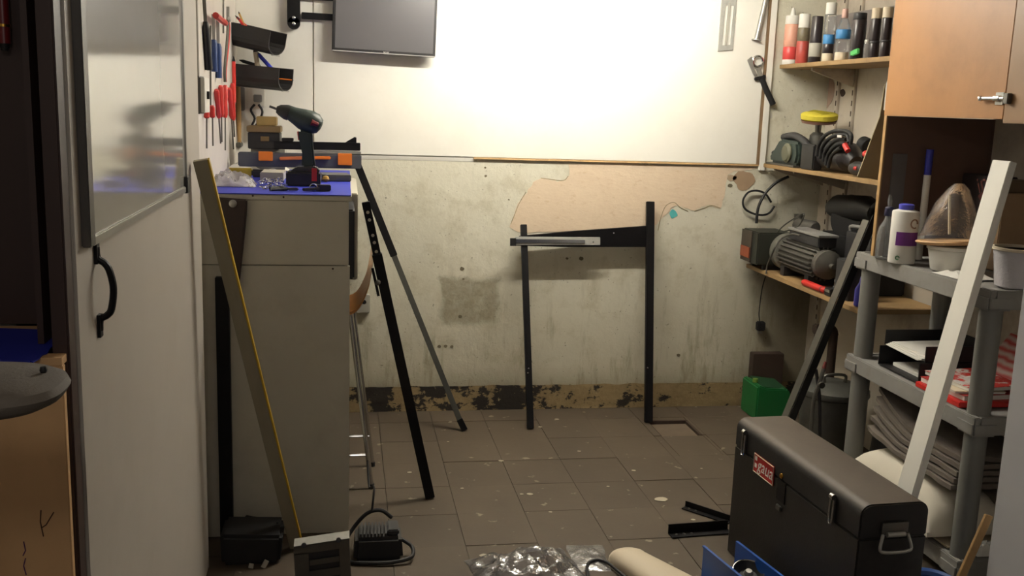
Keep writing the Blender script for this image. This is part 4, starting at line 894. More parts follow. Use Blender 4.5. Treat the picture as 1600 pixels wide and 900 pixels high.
pg = thing('mains_plug', 'small black plug dangling on the cord against the back wall below the lowest shelf', 'plug', PY(1188, 517, 4.83))
a, b = PY(1181, 516, 4.85), PY(1194, 502, 4.85)
part('plug_body', MB().box((a.x, 4.825, a.z), (b.x, 4.862, b.z)), M_rubber, pg, bev=.005)
part('pins', MB().box((a.x + .01, 4.845, a.z - .016), (a.x + .016, 4.853, a.z - .0003)).box((b.x - .016, 4.845, a.z - .016), (b.x - .010, 4.853, a.z - .0003)), M_steel, pg)
rg = thing('red_handle_tool', 'short red plastic handle lying on the lowest shelf below the motor', 'handle', PX(1272, 437, 2.09))
p0, p1 = PX(1256, 431, 2.080), PX(1292, 432, 2.080); p0.z = p1.z = ZS3 + .0165
part('handle', MB().tube([p0, p0 + (p1 - p0) * .06, p0 + (p1 - p0) * .5, p1 - (p1 - p0) * .06, p1], [.010, .0155, .0145, .0155, .010], 12), M_red, rg)
part('end_ring', MB().tube([p0 + (p1 - p0) * .85, p0 + (p1 - p0) * .9], .0162, 12), M_darkred, rg)
ss = thing('small_lamp', 'small black and silver lens box at the edge of the lowest shelf', 'lamp', PX(1297, 448, 2.075))
p = PX(1297, 447, 2.08)
part('case', MB().box((2.07, p.y - .03, ZS3 + .0005), (2.11, p.y + .03, ZS3 + .035)), M_blackplastic, ss, bev=.003)
part('lens_strip', MB().box((2.0665, p.y - .024, ZS3 + .018), (2.0695, p.y + .02, ZS3 + .031)), M_chrome, ss)
bb2 = thing('glass_bottle', 'small clear bottle standing just behind the lens box on the lowest shelf', 'bottle', PX(1306, 440, 2.11))
p = PX(1307, 437, 2.13); p.z = ZS3
part('body', MB().lathe([(.014, .0005), (.016, .004), (.016, .03), (.007, .042), (.007, .055)], p), M_glass, bb2)
part('cap', MB().lathe([(.008, 0), (.008, .010)], p + V(0, 0, .0555)), M_greyplastic, bb2)
part('grey_panel_box', MB().box((2.10, 3.84, ZS3 + .0005), (2.20, 3.96, ZS3 + .17)), M_greyblack, label='grey black upright box at the near end of the lowest wall shelf', cat='box', bev=.004)
part('blue_bottle', MB().lathe([(.028, .0005), (.032, .005), (.032, .07), (.018, .10), (.014, .125)], V(2.11, 3.735, ZS3), n=18), mat('blue_violet', '4b49c4', .4, 0, .1, 9), label='violet blue plastic bottle at the near end of the lowest wall shelf', cat='bottle')

# ------------------------------------------------------------------ grey plastic shelving unit
UX0, UX1, UY0, UY1 = 2.02, 2.43, 2.80, 3.655
ZU = (1.02, .60, .10)
un = thing('shelving_unit', 'grey plastic shelving unit standing along the right wall under the plywood cupboard', 'shelving', (2.22, 3.22, 0))
for z in ZU:
    sh_ = part('shelf', MB().box((UX0, UY0, z - .062), (UX0 + .022, UY1, z)).box((UX1 - .022, UY0, z - .062), (UX1, UY1, z)).box((UX0 + .022, UY0, z - .062), (UX1 - .022, UY0 + .022, z)).box((UX0 + .022, UY1 - .022, z - .062), (UX1 - .022, UY1, z)).box((UX0 + .022, UY0 + .022, z - .016), (UX1 - .022, UY1 - .022, z - .004)), M_greyplastic, un, bev=.003)
    for cx in (UX0 + .04, UX1 - .04):
        for cy in (UY0 + .045, UY1 - .045):
            part('corner_socket', MB().box((cx - .046, cy - .05, z - .066), (cx + .046, cy + .05, z - .0165)), M_greyplastic, sh_, bev=.008)
for cx in (UX0 + .045, UX1 - .045):
    for cy in (UY0 + .05, UY1 - .05):
        for za, zb_ in ((0, ZU[2] - .0665), (ZU[2] - .003, ZU[1] - .0665), (ZU[1] - .003, ZU[0] - .0665)):
            part('post', MB().tube([(cx, cy, za), (cx, cy, zb_)], .037, 16), mat('post_grey', '75746f', .5, 0, .1, 10) if (cx, cy, za) == (UX0 + .045, UY0 + .05, 0) else bpy.data.materials.get('post_grey') or M_greyplastic, un)
# on the top of the unit
ZA = ZU[0] + .0005
def on(px, py, x): p = PX(px, py, x); return p
sp = thing('spray_bottle', 'clear trigger bottle with a dark blue collar at the far end of the grey unit', 'bottle', V(2.09, 3.46, ZA))
c = PY(1384, 385, 3.445); c.z = ZA
part('bottle_body', MB().lathe([(.030, .0), (.036, .006), (.037, .09), (.032, .12), (.016, .150), (.012, .165)], c, n=20), M_glass, sp)
part('collar', MB().lathe([(.016, .1655), (.018, .17), (.017, .195), (.012, .20)], c, n=16), mat('collar_blue', '1f1d3a', .5, 0, .1, 9), sp)
part('spray_nozzle', MB().tube([c + V(0, 0, .2005), c + V(-.002, -.0, .225), c + V(-.004, 0, .245)], [.008, .009, .004], 10), M_glass, sp)
tc = thing('thinner_can', 'white can with a purple label and violet blue cap on the grey unit', 'can', V(2.1, 3.3, ZA))
c = PY(1409, 396, 3.37); c.z = ZA; rc = .048
part('can_body', MB().lathe([(rc * .97, 0), (rc, .004), (rc, .188), (rc * .96, .193), (rc * .6, .198)], c, n=28), M_paper, tc)
part('cap', MB().lathe([(.026, .1985), (.027, .202), (.027, .216), (.022, .219)], c, n=20), mat('cap_blue', '4a4bb0', .4, 0, .05, 9), tc)
def wrap(c, r, a0, a1, z0, z1, n=10):
    return MB().prism([c + V(math.cos(a0 + (a1 - a0) * i / n) * r, math.sin(a0 + (a1 - a0) * i / n) * r, z0) for i in range(n + 1)] + [c + V(math.cos(a0 + (a1 - a0) * i / n) * (r - .0008), math.sin(a0 + (a1 - a0) * i / n) * (r - .0008), z0) for i in range(n, -1, -1)], (0, 0, z1 - z0))
fa = math.atan2(-c.y, -c.x)
part('purple_label', wrap(c, rc + .0013, fa - .55, fa + 1.3, .068, .118), M_purple, tc)
part('swirl', MB().tube([c + V(math.cos(fa + .75 + .30 * math.cos(q)) * (rc + .0010), math.sin(fa + .75 + .30 * math.cos(q)) * (rc + .0010), .150 + .016 * math.sin(q)) for q in [i * .4 for i in range(14)]], .0028, 5), mat('swirl_brown', '8a6a55', .5, 0, .1, 9), tc)
part('green_mark', MB().tube([c + V(math.cos(fa - .3 + .14 * math.cos(q)) * (rc + .0006), math.sin(fa - .3 + .14 * math.cos(q)) * (rc + .0006), .022 + .007 * math.sin(q)) for q in [i * .5 for i in range(12)]], .0018, 5), M_green, tc)
part('grey_file', MB().box((PY(1390, 300, 3.486).x, 3.483, ZA), (PY(1412, 300, 3.486).x, 3.491, PY(1400, 240, 3.486).z)), mat('file_grey', '5f5b58', .6, 0, .1, 9), label='grey upright folder standing behind the clear trigger bottle', cat='folder', bev=.002)
c = PZ(1442, 400, ZA); c = PX(1443, 330, 2.165); c.z = ZA
bw = thing('foil_roll', 'slim white tube with a violet blue foil upper half standing on the grey unit', 'tube', c)
zt2 = PX(1436, 232, 2.165).z; zm = PX(1438, 272, 2.165).z
part('white_part', MB().tube([c, V(c.x, c.y, zm)], .013, 14), M_paper, bw)
part('blue_part', MB().tube([V(c.x, c.y, zm + .0003), V(c.x, c.y, zt2)], .0138, 14), mat('foil_blue', '3a3fa8', .25, .3, .15, 30), bw)
part('dark_carton', MB().box((2.33, 3.30, ZA), (2.435, 3.482, ZA + .33)), mat('carton_dark', '352c2a', .7, 0, .15, 8), label='dark brown carton standing at the back of the grey unit beside the slim tube', cat='box', bev=.003)
part('grey_carton', MB().box((2.27, PX(1466, 300, 2.27).y, ZA), (2.31, PX(1446, 300, 2.27).y, ZA + .24)), mat('carton_grey', '59565a', .7, 0, .1, 8), label='thin grey carton standing behind the clear bag', cat='box', bev=.003)
yb0, yb1 = PX(1566, 320, 2.30).y, PX(1470, 320, 2.30).y
bx = thing('cardboard_box', 'cardboard box with reddish lettering standing behind the white plank', 'box', V(2.36, 2.98, ZA))
part('carton', MB().box((2.30, yb0, ZA), (2.435, min(yb1, 3.29), ZA + .28)), M_card, bx, bev=.003)
pt_ = PX(1535, 287, 2.299)
part('lettering', text_mb('in', .085, pt_ + V(-.0006, 0, 0), V(0, -1, .55), V(0, .55, 1), .0006), mat('print_red', '5e3026', .7, 0, .1, 9), bx)
part('red_print', MB().prism([PX(a_, b_, 2.2993) for a_, b_ in ((1528, 306), (1566, 272), (1566, 330), (1540, 330))], (-.0007, 0, 0)), mat('print_dark', '5a2a22', .7, 0, .1, 9), bx)
part('folded_card', MB().box((2.31, yb0 + .02, ZA + .2805), (2.43, min(yb1, 3.29) - .01, ZA + .325)), mat('card_dark', '66533d', .8, 0, .15, 8), label='dark folded card lying on top of the lettered cardboard box', cat='card', bev=.006)
# bowls, plate, bag
tu = thing('tub_stack', 'white plastic tub standing on the front edge of the grey unit under the clear bag', 'tub', V(2.10, 3.1, ZA))
c = PX(1483, 405, 2.125); c.z = ZA
part('tub_body', MB().lathe([(.055, 0), (.06, .004), (.073, .07), (.074, .075), (.068, .075), (.058, .01)], c, n=28), M_paper, tu)
part('rim', MB().lathe([(.074, .0755), (.079, .077), (.079, .088), (.070, .090)], c, n=28), M_paper, tu)
ZP = ZA + .091
wd2 = thing('round_plate', 'round pale wooden plate lying on the white tub with the clear bag on it', 'plate', c + V(0, 0, .091))
part('disc', MB().lathe([(.085, 0), (.104, .006), (.108, .012), (.104, .016), (.02, .013)], c + V(-.0, .02, .091), (-.04, .08, 1), 30), M_ply, wd2)
def bagf(u, v):
    a = 2 * math.pi * u; r = (.086 * (1 - v) ** .6 + .016) * (1 + .16 * nz(math.cos(a) * 1.6, math.sin(a) * 1.6, v * 3 + 1)); return c + V(math.cos(a) * r, math.sin(a) * r + .02 - .03 * v, .110 + .20 * v)
cb = thing('clear_bag', 'clear plastic bag gathered upright on the round plate, grey unit top', 'plastic bag', c + V(0, .02, .11))
part('bag_film', MB().grid(bagf, 28, 10), M_film, cb)
part('pale_stick', MB().tube([c + V(-.01, .0, .13), c + V(-.02, .01, .27)], .005, 8), M_cream, cb)
crumple('paper_sheet', PZ(1490, 432, ZA) + V(.04, -.0, 0), .14, .16, .02, M_paper, 'crumpled white paper at the near front edge of the grey unit top', 'paper', 21, .1, 12)
rtb = thing('clear_tub', 'cloudy clear tub of oddments at the near end of the grey unit top', 'tub', V(2.2, 2.85, ZA))
c = PX(1592, 410, 2.16); c.z = ZA
part('tub_body', MB().lathe([(.060, 0), (.065, .004), (.080, .12), (.078, .12), (.062, .008)], c, n=28), M_filmthick, rtb)
part('tub_rim', MB().lathe([(.081, .1205), (.086, .122), (.086, .13), (.078, .131), (.078, .1205)], c, n=28), M_cream, rtb)
part('contents', MB().lathe([(.058, .009), (.068, .07), (.03, .09)], c, n=12), M_card, rtb)

# on the middle shelf of the unit
ZM = ZU[1] + .0005
lt_ = thing('letter_tray', 'lower black letter tray on the middle shelf of the grey unit', 'letter tray', V(2.2, 3.35, ZM))
def tr(t, x0, x1, y0, y1, z0, h):
    part('tray_base', MB().box((x0, y0, z0), (x1, y1, z0 + .004)), M_blackplastic, t)
    part('side', MB().box((x0, y0, z0 + .0042), (x1, y0 + .004, z0 + h)), M_blackplastic, t)
    part('side', MB().box((x0, y1 - .004, z0 + .0042), (x1, y1, z0 + h)), M_blackplastic, t)
    part('back', MB().box((x1 - .004, y0 + .0042, z0 + .0042), (x1, y1 - .0042, z0 + h)), M_blackplastic, t)
tr(lt_, 2.06, 2.35, 3.20, 3.48, ZM, .075)
l2_ = thing('letter_tray', 'black letter tray stacked on the lower one, loaded with loose papers', 'letter tray', V(2.22, 3.36, ZM + .076))
tr(l2_, 2.085, 2.37, 3.21, 3.49, ZM + .0755, .06)
for i in range(4):
    part('paper_sheet', MB().box((2.07 + .01 * i, 3.215 + .004 * i, ZM + .0805 + .0042 * i), (2.33, 3.46, ZM + .0840 + .0042 * i), Matrix.Rotation(.08 * (i - 1.5) * .5, 3, 'Z')), M_paper, label=['bottom loose paper in the upper black letter tray', 'second loose paper from the bottom in the upper letter tray', 'third loose paper from the bottom in the upper letter tray', 'top loose paper in the upper black letter tray'][i], cat='paper', group='papers in the letter tray')
part('paper_bundle', MB().box((2.10, 3.24, ZM + .0048), (2.33, 3.44, ZM + .018)), M_paper, label='papers lying in the lower black letter tray', cat='paper')
k = NT('magazine_print'); n_ = k.noise(28, 3, .6, (1, 1, 1)); c_ = k.mix(k.step(n_, .47, .53), rgb('c9c2bb'), rgb('bb3028')); k.color(c_); M_mag = k.m
k = NT('magazine_stripes'); wv = k.n('ShaderNodeTexWave'); wv.inputs['Scale'].default_value = 16; wv.inputs['Distortion'].default_value = 2; k.link(k.co.outputs['Object'], wv.inputs[0]); k.color(k.mix(wv.outputs['Fac'], rgb('a8322c'), rgb('b9a49c'))); M_mag2 = k.m
part('red_folder', MB().box((2.03, 2.905, ZM), (2.33, 3.17, ZM + .020)), M_red, label='red folder lying under the magazines on the middle shelf of the grey unit', cat='folder', bev=.003)
Q = [('white paged magazine with a red cover lying on the red folder', mat('mag_cover', 'a83a38', .4, 0, .2, 8), .021, .018, .05, (2.05, 2.925, 2.28, 3.165)), ('thin cream booklet lying above the red covered magazine', M_cream, .040, .008, -.1, (2.045, 2.935, 2.22, 3.10)), ('red and white patterned magazine on top of the pile at the near end', M_mag, .050, .014, .12, (2.065, 2.935, 2.30, 3.165))]
for lab, m_, z_, th, ro, (xa, ya, xb, yb_) in Q:
    t = thing('magazine', lab, 'magazine', V((xa + xb) / 2, (ya + yb_) / 2, ZM + z_), 'magazines on the grey unit')
    rm = Matrix.Rotation(ro, 3, 'Z'); cc = V((xa + xb) / 2, (ya + yb_) / 2, ZM + z_ + th / 2)
    part('pages', MB().box((xa, ya, ZM + z_), (xb, yb_, ZM + z_ + th - .002), rm, cc), M_paper, t)
    part('cover', MB().box((xa - .002, ya - .002, ZM + z_ + th - .0018), (xb + .002, yb_ + .002, ZM + z_ + th), rm, cc), m_, t)
t = thing('magazine', 'red striped magazine propped up against the wall behind the pile on the grey unit', 'magazine', V(2.37, 3.0, ZM), 'magazines on the grey unit')
rm = Matrix.Rotation(-.9, 3, 'Y'); cc = V(2.34, 3.0, ZM + .12)
part('pages', MB().box((2.25, 2.905, ZM + .117), (2.43, 3.175, ZM + .123), rm, cc), M_paper, t)
part('cover', MB().box((2.25, 2.903, ZM + .1233), (2.43, 3.177, ZM + .1245), rm, cc), M_mag2, t)

# on the bottom shelf of the unit
ZL = ZU[2] + .0005
def pillow(c, sx, sy, h, seed, e=3.0):
    def fn(u, v):
        x, y = 2 * u - 1, 2 * v - 1; k_ = max(0, 1 - abs(x) ** e) ** .5 * max(0, 1 - abs(y) ** e) ** .5
        return Vector(c) + V(x * sx / 2, y * sy / 2, h * (.12 + .88 * k_) + .012 * nz(u * 4, v * 5, seed) * k_)
    return MB().grid(fn, 18, 22, h * .10)
part('white_quilt', pillow((2.14, 3.225, ZL + .028), .32, .60, .17, 4), M_foam, label='rolled white quilt on the bottom shelf of the grey unit', cat='quilt')
part('under_sheet', MB().box((2.045, 2.90, ZL), (2.36, 3.51, ZL + .007)), M_cream, label='pale board lying under the white quilt on the bottom shelf', cat='board')
part('black_bag', pillow((2.235, 3.575, ZL), .20, .09, .34, 12), M_rubber, label='black bag standing at the far end of the bottom shelf of the grey unit', cat='bag')
skt = thing('sack_pile', 'pile of folded grey sacks on the white quilt in the grey unit', 'sacks', V(2.17, 3.18, ZL + .21))
for i in range(5):
    def fn(u, v, i=i):
        x = 2.035 + .30 * u + .012 * nz(v * 3, i, 2) + .008 * i; y = 2.905 + .56 * v + .01 * nz(u * 3, i, 7)
        lift = .030 * max(0, (v - .55) / .45) ** 1.5 * (1 + .5 * i)
        return V(x, y, ZL + .226 + .024 * i + lift + .006 * nz(u * 5, v * 7, i) )
    part('sack', MB().grid(fn, 10, 24, .017), M_sack, skt, smooth=True)
crumple('paper_wad', V(2.17, 2.85, ZL) + V(.0, .0, 0), .12, .05, .05, M_paper, 'crumpled pale wrapper at the near front corner of the bottom shelf', 'paper', 31, .0, 10)

# ------------------------------------------------------------------ white plank and black angle iron leaning on the unit
p_lo = PY(1425, 745, 2.862); p_hi = PY(1570, 252, 2.862); d = (p_hi - p_lo).normalized()
ft_ = p_lo - d * (p_lo.z - .006) / d.z
part('white_plank', MB().bar(ft_, p_hi, .026, .088, (0, 1, 0)), M_panel, label='long white painted plank leaning on the grey shelving unit', cat='plank', bev=.002)
ag = thing('angle_iron', 'long black angle iron leaning on the far corner of the grey unit, black inside', 'angle iron', V(1.6, 3.55, 0))
YA = 3.71
p_hi = PY(1364, 338, YA); p_lo = PY(1240, 638, YA); d = (p_hi - p_lo).normalized(); ft_ = p_lo - d * (p_lo.z - .012) / d.z
part('black_flange', MB().bar(ft_ + V(.012, -.001, 0), p_hi + V(.012, -.001, 0), .030, .004, (0, 1, 0)), M_black, ag)
part('lit_flange', MB().bar(ft_ + V(-.006, .028, 0), p_hi - d * .02 + V(-.006, .028, 0), .004, .05, (0, 1, 0)), M_dullsteel, ag, label='outer flange, lit side coloured grey')  # same black iron; the lamp light on this flange is put into the grey

# ------------------------------------------------------------------ floor things, right
tcx = thing('tool_chest', 'large black lidded tool chest with chrome catches and a red badge on the floor', 'tool chest', V(1.49, 2.78, 0))
HC = .5; a_ = math.atan2(.066, .80)
o_ = PZ(1152, 652, HC) ; o_.z = 0; e1 = PZ(1347, 790, HC); e1.z = 0; w1 = PZ(1458, 786, HC); w1.z = 0
ly = (e1 - o_); Lc = ly.length; ly.normalize(); lx = V(-ly.y, ly.x, 0); 
if lx.x < 0: lx = -lx
Wc = (w1 - e1).dot(lx)
def ck(u, v, z): return o_ + ly * (u * Lc) + lx * (v * Wc) + V(0, 0, z)
hl = .40
k = NT('chest_lid'); n_ = k.noise(9, 5, .65); nx = k.n('ShaderNodeSeparateXYZ'); k.link(k.n('ShaderNodeNewGeometry').outputs['Normal'], nx.inputs[0])
du = k.math('MULTIPLY', k.step(nx.outputs[2], .35, .95), k.math('ADD', .55, k.math('MULTIPLY', n_, .5)), True)          # settled dust on what faces up
k.color(k.mix(du, rgb('1c1917'), rgb('5a4f44'))); k.b.inputs['Roughness'].default_value = .6; k.bump(k.noise(120, 3, .6), .12, .003); M_chestlid = k.m
part('chest_body', MB().prism([ck(0, 0, .0), ck(1, 0, .0), ck(1, 1, .0), ck(0, 1, .0)], (0, 0, hl - .0012)), M_chest, tcx, bev=.004)
rw = .034 / Wc
pf = [(0, hl)] + [(rw * (1 - math.cos(a)), HC - .034 + .034 * math.sin(a)) for a in [math.pi / 2 * i / 6 for i in range(7)]] + [(1 - rw * (1 - math.cos(a)), HC - .034 + .034 * math.sin(a)) for a in [math.pi / 2 * i / 6 for i in range(6, -1, -1)]] + [(1, hl)]
part('lid', MB().prism([ck(0, v_, z_) for v_, z_ in pf], ly * Lc), M_chestlid, tcx, bev=.004)
nf = -lx
def fp(u, z, off=.0): return ck(u, 0, z) + nf * (off + .0008)
def catch(u):
    c_ = fp(u, .452, .003); k_ = part('catch', MB().bar(c_ + V(0, 0, -.055), c_ + V(0, 0, .018), .022, .006, nf), M_dullsteel, tcx, bev=.002)
    part('hook', MB().tube([c_ + ly * -.008 + V(0, 0, .02) + nf * .004, c_ + ly * .008 + V(0, 0, .02) + nf * .004], .009, 10), M_chrome, k_)
    part('bail', MB().tube(spline([c_ + ly * -.009 + V(0, 0, .012) + nf * .005, c_ + ly * -.009 + V(0, 0, -.05) + nf * .006, c_ + V(0, 0, -.062) + nf * .007, c_ + ly * .009 + V(0, 0, -.05) + nf * .006, c_ + ly * .009 + V(0, 0, .012) + nf * .005], 4), .0028, 6), M_chrome, k_)
catch(.10); catch(.83)
bdg = part('badge', MB().prism([fp(.195, .360, .0), fp(.375, .360, .0), fp(.375, .428, .0), fp(.195, .428, .0)], nf * .003), mat('badge_red', 'b01f20', .35, 0, .05, 9), tcx, label='red badge with white lettering', bev=.002)
part('badge_letters', text_mb('gaua', .060, fp(.30, .396, .0035), ly, V(0, 0, 1), .0005, .2), M_paper, bdg)
part('badge_border', MB().tube([fp(.198, .363, .0035), fp(.372, .363, .0035), fp(.372, .425, .0035), fp(.198, .425, .0035), fp(.198, .363, .0035)], .0016, 5), M_cream, bdg)
for z_ in (.380, .405): part('badge_mark', MB().prism([fp(.208, z_, .0033), fp(.226, z_, .0033), fp(.226, z_ + .014, .0033), fp(.208, z_ + .014, .0033)], nf * .0006), M_paper, bdg)
part('stud', MB().lathe([(.009, 0), (.008, .004), (.003, .007)], fp(.435, .415), nf, 12), M_gold, tcx)
part('lock_plate', MB().bar(fp(.44, .33), fp(.44, .40), .055, .004, nf), M_black, tcx, bev=.001)
part('lock_clasp', MB().bar(fp(.44, .30, .004), fp(.44, .318, .004), .030, .008, nf), M_dullsteel, tcx, bev=.002)
eh = ly
def ep(v, z, off=.003): return ck(1, v, z) + eh * off
part('handle_plate', MB().prism([ep(.30, .412), ep(.70, .412), ep(.70, .448), ep(.30, .448)], eh * .004), M_dullsteel, tcx, bev=.002)
part('end_handle', MB().tube(spline([ep(.32, .415, .010), ep(.27, .375, .018), ep(.34, .366, .020), ep(.5, .364, .020), ep(.66, .366, .020), ep(.73, .375, .018), ep(.68, .415, .010)], 5), .005, 8), M_steel, tcx, label='steel bail handle')
part('handle_grip', MB().tube([ep(.37, .414, .012), ep(.63, .414, .012)], .008, 10), M_steel, tcx)

# blue open bin with a round lamp in front of the chest
bi = thing('blue_bin', 'blue open plastic parts bin lying in front of the black tool chest', 'bin', V(1.27, 2.6, 0))
hb_ = .13
a0 = PZ(1109, 853, hb_); a1 = PZ(1210, 935, hb_); c0 = PZ(1174, 852, hb_); c1 = PZ(1262, 915, hb_)
for p in (a0, a1, c0, c1): p.z = 0
dl = (a1 - a0).normalized(); a1 = a0 + dl * .42; nn = V(-dl.y, dl.x, 0); nn = nn if nn.x > 0 else -nn
wB = .128; a0 = a0 - nn * .024; a1 = a1 - nn * .024; pass
c0 = a0 + nn * wB; c1 = a1 + nn * wB
def wall3(p, q, z0, z1, z1b, t):
    n_ = (q - p).normalized().cross(V(0, 0, 1)) * t
    return MB().add([p + V(0, 0, z0), q + V(0, 0, z0), q + V(0, 0, z1b), p + V(0, 0, z1), p + n_ + V(0, 0, z0), q + n_ + V(0, 0, z0), q + n_ + V(0, 0, z1b), p + n_ + V(0, 0, z1)], [(0, 1, 2, 3), (7, 6, 5, 4), (0, 4, 5, 1), (1, 5, 6, 2), (2, 6, 7, 3), (3, 7, 4, 0)])
part('base', MB().prism([a0, a1, c1, c0], (0, 0, .004)), M_bluebin, bi)
part('side', wall3(a0, a1, .0042, hb_, hb_, -.004), M_bluebin, bi)
part('side', wall3(c0, c1, .0042, hb_, hb_, .004), M_bluebin, bi)
part('low_front', wall3(a0 + dl * .001 + nn * .005, c0 + dl * .001 - nn * .005, .0042, .045, .045, .004), M_bluebin, bi)
part('back', wall3(a1 - dl * .001 + nn * .005, c1 - dl * .001 - nn * .005, .0042, hb_, hb_, -.004), M_bluebin, bi)
part('rim', MB().bar(a0 + V(0, 0, hb_ + .002), a1 + V(0, 0, hb_ + .002), .009, .006).bar(c0 + V(0, 0, hb_ + .002), c1 + V(0, 0, hb_ + .002), .009, .006), M_bluebin, bi)
rl = thing('round_lamp', 'round lamp with a bright chrome rim lying in the blue bin', 'lamp', V(1.3, 2.75, .01))
c = PZ(1170, 893, .098)
axl = V(-.1, -.3, 1).normalized()
part('bowl', MB().lathe([(.02, -.045), (.040, -.025), (.050, .0), (.046, .0), (.030, -.02)], c, axl, 24), M_blackplastic, rl)
part('rim', MB().tube(arc(c + axl * .002, .050, 0, 6.25, 28, axl.orthogonal().normalized(), axl.cross(axl.orthogonal().normalized())), .0032, 7), M_chrome, rl)
part('stem', MB().lathe([(.022, -.094), (.022, -.0455)], c, axl, 16), M_blackplastic, rl)
part('bulb', MB().lathe([(.012, -.02), (.016, -.008), (.010, .004)], c, axl, 14), M_steel, rl)

# loose angle irons on the floor
for i, (p, q, w, lab) in enumerate((((1047, 838), (1140, 831), .042, 'short black angle iron with rivets on the floor, nearer of two by the chest'), ((1068, 794), (1140, 818), .028, 'short narrow black angle iron on the floor, further of two by the chest'))):
    t = thing('angle_offcut', lab, 'angle iron', PZ(*p, 0)); P, Q_ = PZ(*p, 0), PZ(*q, 0)
    part('flange', MB().bar(P + V(0, 0, .003), Q_ + V(0, 0, .003), w, .004), M_black, t)
    dd = (Q_ - P).normalized(); sd_ = dd.cross(V(0, 0, 1))
    part('upright_flange', MB().bar(P - sd_ * w * .48 + V(0, 0, .005 + w * .4), Q_ - sd_ * w * .48 + V(0, 0, .005 + w * .4), .004, w * .8), M_black, t)
    for q_ in range(3 if i == 0 else 2): part('rivet', MB().lathe([(.0055, 0), (.004, .003)], P + dd * (.025 + .03 * q_) + V(0, 0, .0052), n=8), M_dullsteel, t)

# green can, dark crate, metal bin, pliers
gj = thing('jerry_can', 'small green plastic can with its shaded hollow coloured dark standing in the far right corner', 'can', V(2.20, 4.66, 0))
g0, g1 = PY(1183, 640, 4.60), PY(1234, 640, 4.60); zt3 = PY(1205, 605, 4.6).z
x0, x1 = PY(1184, 610, 4.6).x, PY(1236, 610, 4.6).x
part('can_body', MB().prism([V(x0, 4.60, 0), V(x1, 4.60, 0), V(x1, 4.60, zt3 - .03), V(x1 - .02, 4.60, zt3 - .015), V(x0 + .05, 4.60, zt3 - .008), V(x0 + .01, 4.60, zt3 + .008), V(x0, 4.60, zt3)], (0, .20, 0)), M_green, gj, bev=.008)
part('hollow_shade', MB().prism([V(x0 + .03, 4.62, zt3 - .008), V(x1 - .012, 4.62, zt3 - .024), V(x1 - .012, 4.78, zt3 - .012), V(x0 + .03, 4.78, zt3 + .006)], (0, 0, .006)), mat('green_dark', '123a1e', .6, 0, .2, 9), gj)  # dark plate puts the shade of the hollow can top into colour
part('cap', MB().lathe([(.014, 0), (.014, .018)], V(x0 + .018, 4.68, zt3 + .006), n=12), mat('cap_green', '6d8a3a', .5, 0, .1, 9), gj)
part('dark_crate', MB().box((2.13, 4.802, 0), (2.30, 4.86, .30)), M_rust, label='dark rusty board standing against the wall behind the green can', cat='board', bev=.003)
gv = thing('metal_bin', 'round galvanised metal bin with a rim standing below the lowest wall shelf', 'bin', V(2.24, 4.07, 0))
gc = V(2.20, 4.06, 0)
part('bin_body', MB().lathe([(.125, 0), (.130, .01), (.150, .30), (.146, .305)], gc, n=32), M_galv, gv)
part('lid', MB().lathe([(.156, .306), (.158, .312), (.156, .332), (.11, .352), (.02, .36)], gc, n=32), M_galv, gv)
part('lid_handle', MB().tube(spline([gc + V(-.05, 0, .352), gc + V(-.045, 0, .39), gc + V(.045, 0, .39), gc + V(.05, 0, .352)], 5), .007, 8), M_dullsteel, gv)
pp = thing('standing_pipe', 'dark iron pipe stub rising behind the metal bin lid', 'pipe', V(2.30, 4.32, 0))
part('pipe', MB().tube([(2.30, 4.30, 0), (2.30, 4.30, .52)], .022, 12), M_rust, pp)
part('elbow', MB().tube(spline([V(2.30, 4.30, .52), V(2.29, 4.30, .545), V(2.25, 4.30, .55), V(2.20, 4.30, .55)], 4), .024, 12), M_rust, pp)
plr = thing('clamp_pliers', 'grey and red handled clamp leaning upright against the metal bin', 'clamp', V(2.0, 3.9, 0))
c = PY(1280, 600, 3.88)
part('arm', MB().tube(spline([V(c.x - .02, 3.86, .004), c + V(-.02, 0, -.10), c + V(0, 0, .0), c + V(.015, 0, .07)], 5), .009, 8), M_dullsteel, plr)
part('arm', MB().tube(spline([V(c.x + .03, 3.86, .004), c + V(.012, 0, -.10), c + V(.003, .02, .0), c + V(-.012, .02, .06)], 5), .008, 8), M_greyblack, plr)
part('pivot', MB().lathe([(.014, 0), (.014, .012)], c + V(.002, -.012, .0), (0, -1, 0), 12), M_dullsteel, plr)
part('red_tip', MB().tube([c + V(.015, 0, .0705), c + V(.02, 0, .10)], [.010, .006], 8), mat('dull_red', '6a2c28', .5, 0, .2, 10), plr)

# white appliance at the right edge
fx, fy = 1.667, 2.2
fz = PY(1597, 428, fy).z
fd = thing('white_freezer', 'plain white appliance standing at the right edge of the picture', 'freezer', V(1.95, 1.8, 0))
part('cabinet', MB().box((fx, 1.35, .03), (fx + .55, fy, fz)), M_fridge, fd, bev=.012, seg=3)
part('plinth', MB().box((fx + .03, 1.38, 0), (fx + .52, fy - .03, .0295)), M_rubber, fd)
for z_ in (.96, .72): part('hinge_pin', MB().box((fx + .02, fy + .0003, z_ - .012), (fx + .045, fy + .012, z_ + .012)), M_panel, fd, bev=.003)
p0, p1 = PY(1500, 905, 2.235), PY(1545, 805, 2.235); d = (p1 - p0).normalized(); p0 = p0 - d * ((p0.z - .012) / d.z) if p0.z > .012 else p0
part('wood_lath', MB().bar(p0, p1, .022, .010, (0, 1, 0)), M_wood, label='thin pale wooden lath slanting up behind the white appliance', cat='lath', bev=.001)
bh = thing('blue_hose', 'coiled ribbed blue hose on the floor between the tool chest and the grey unit', 'hose', PZ(1468, 890, .05))
hc = PZ(1462, 885, .07); hc = V(1.805, 2.62, 0)
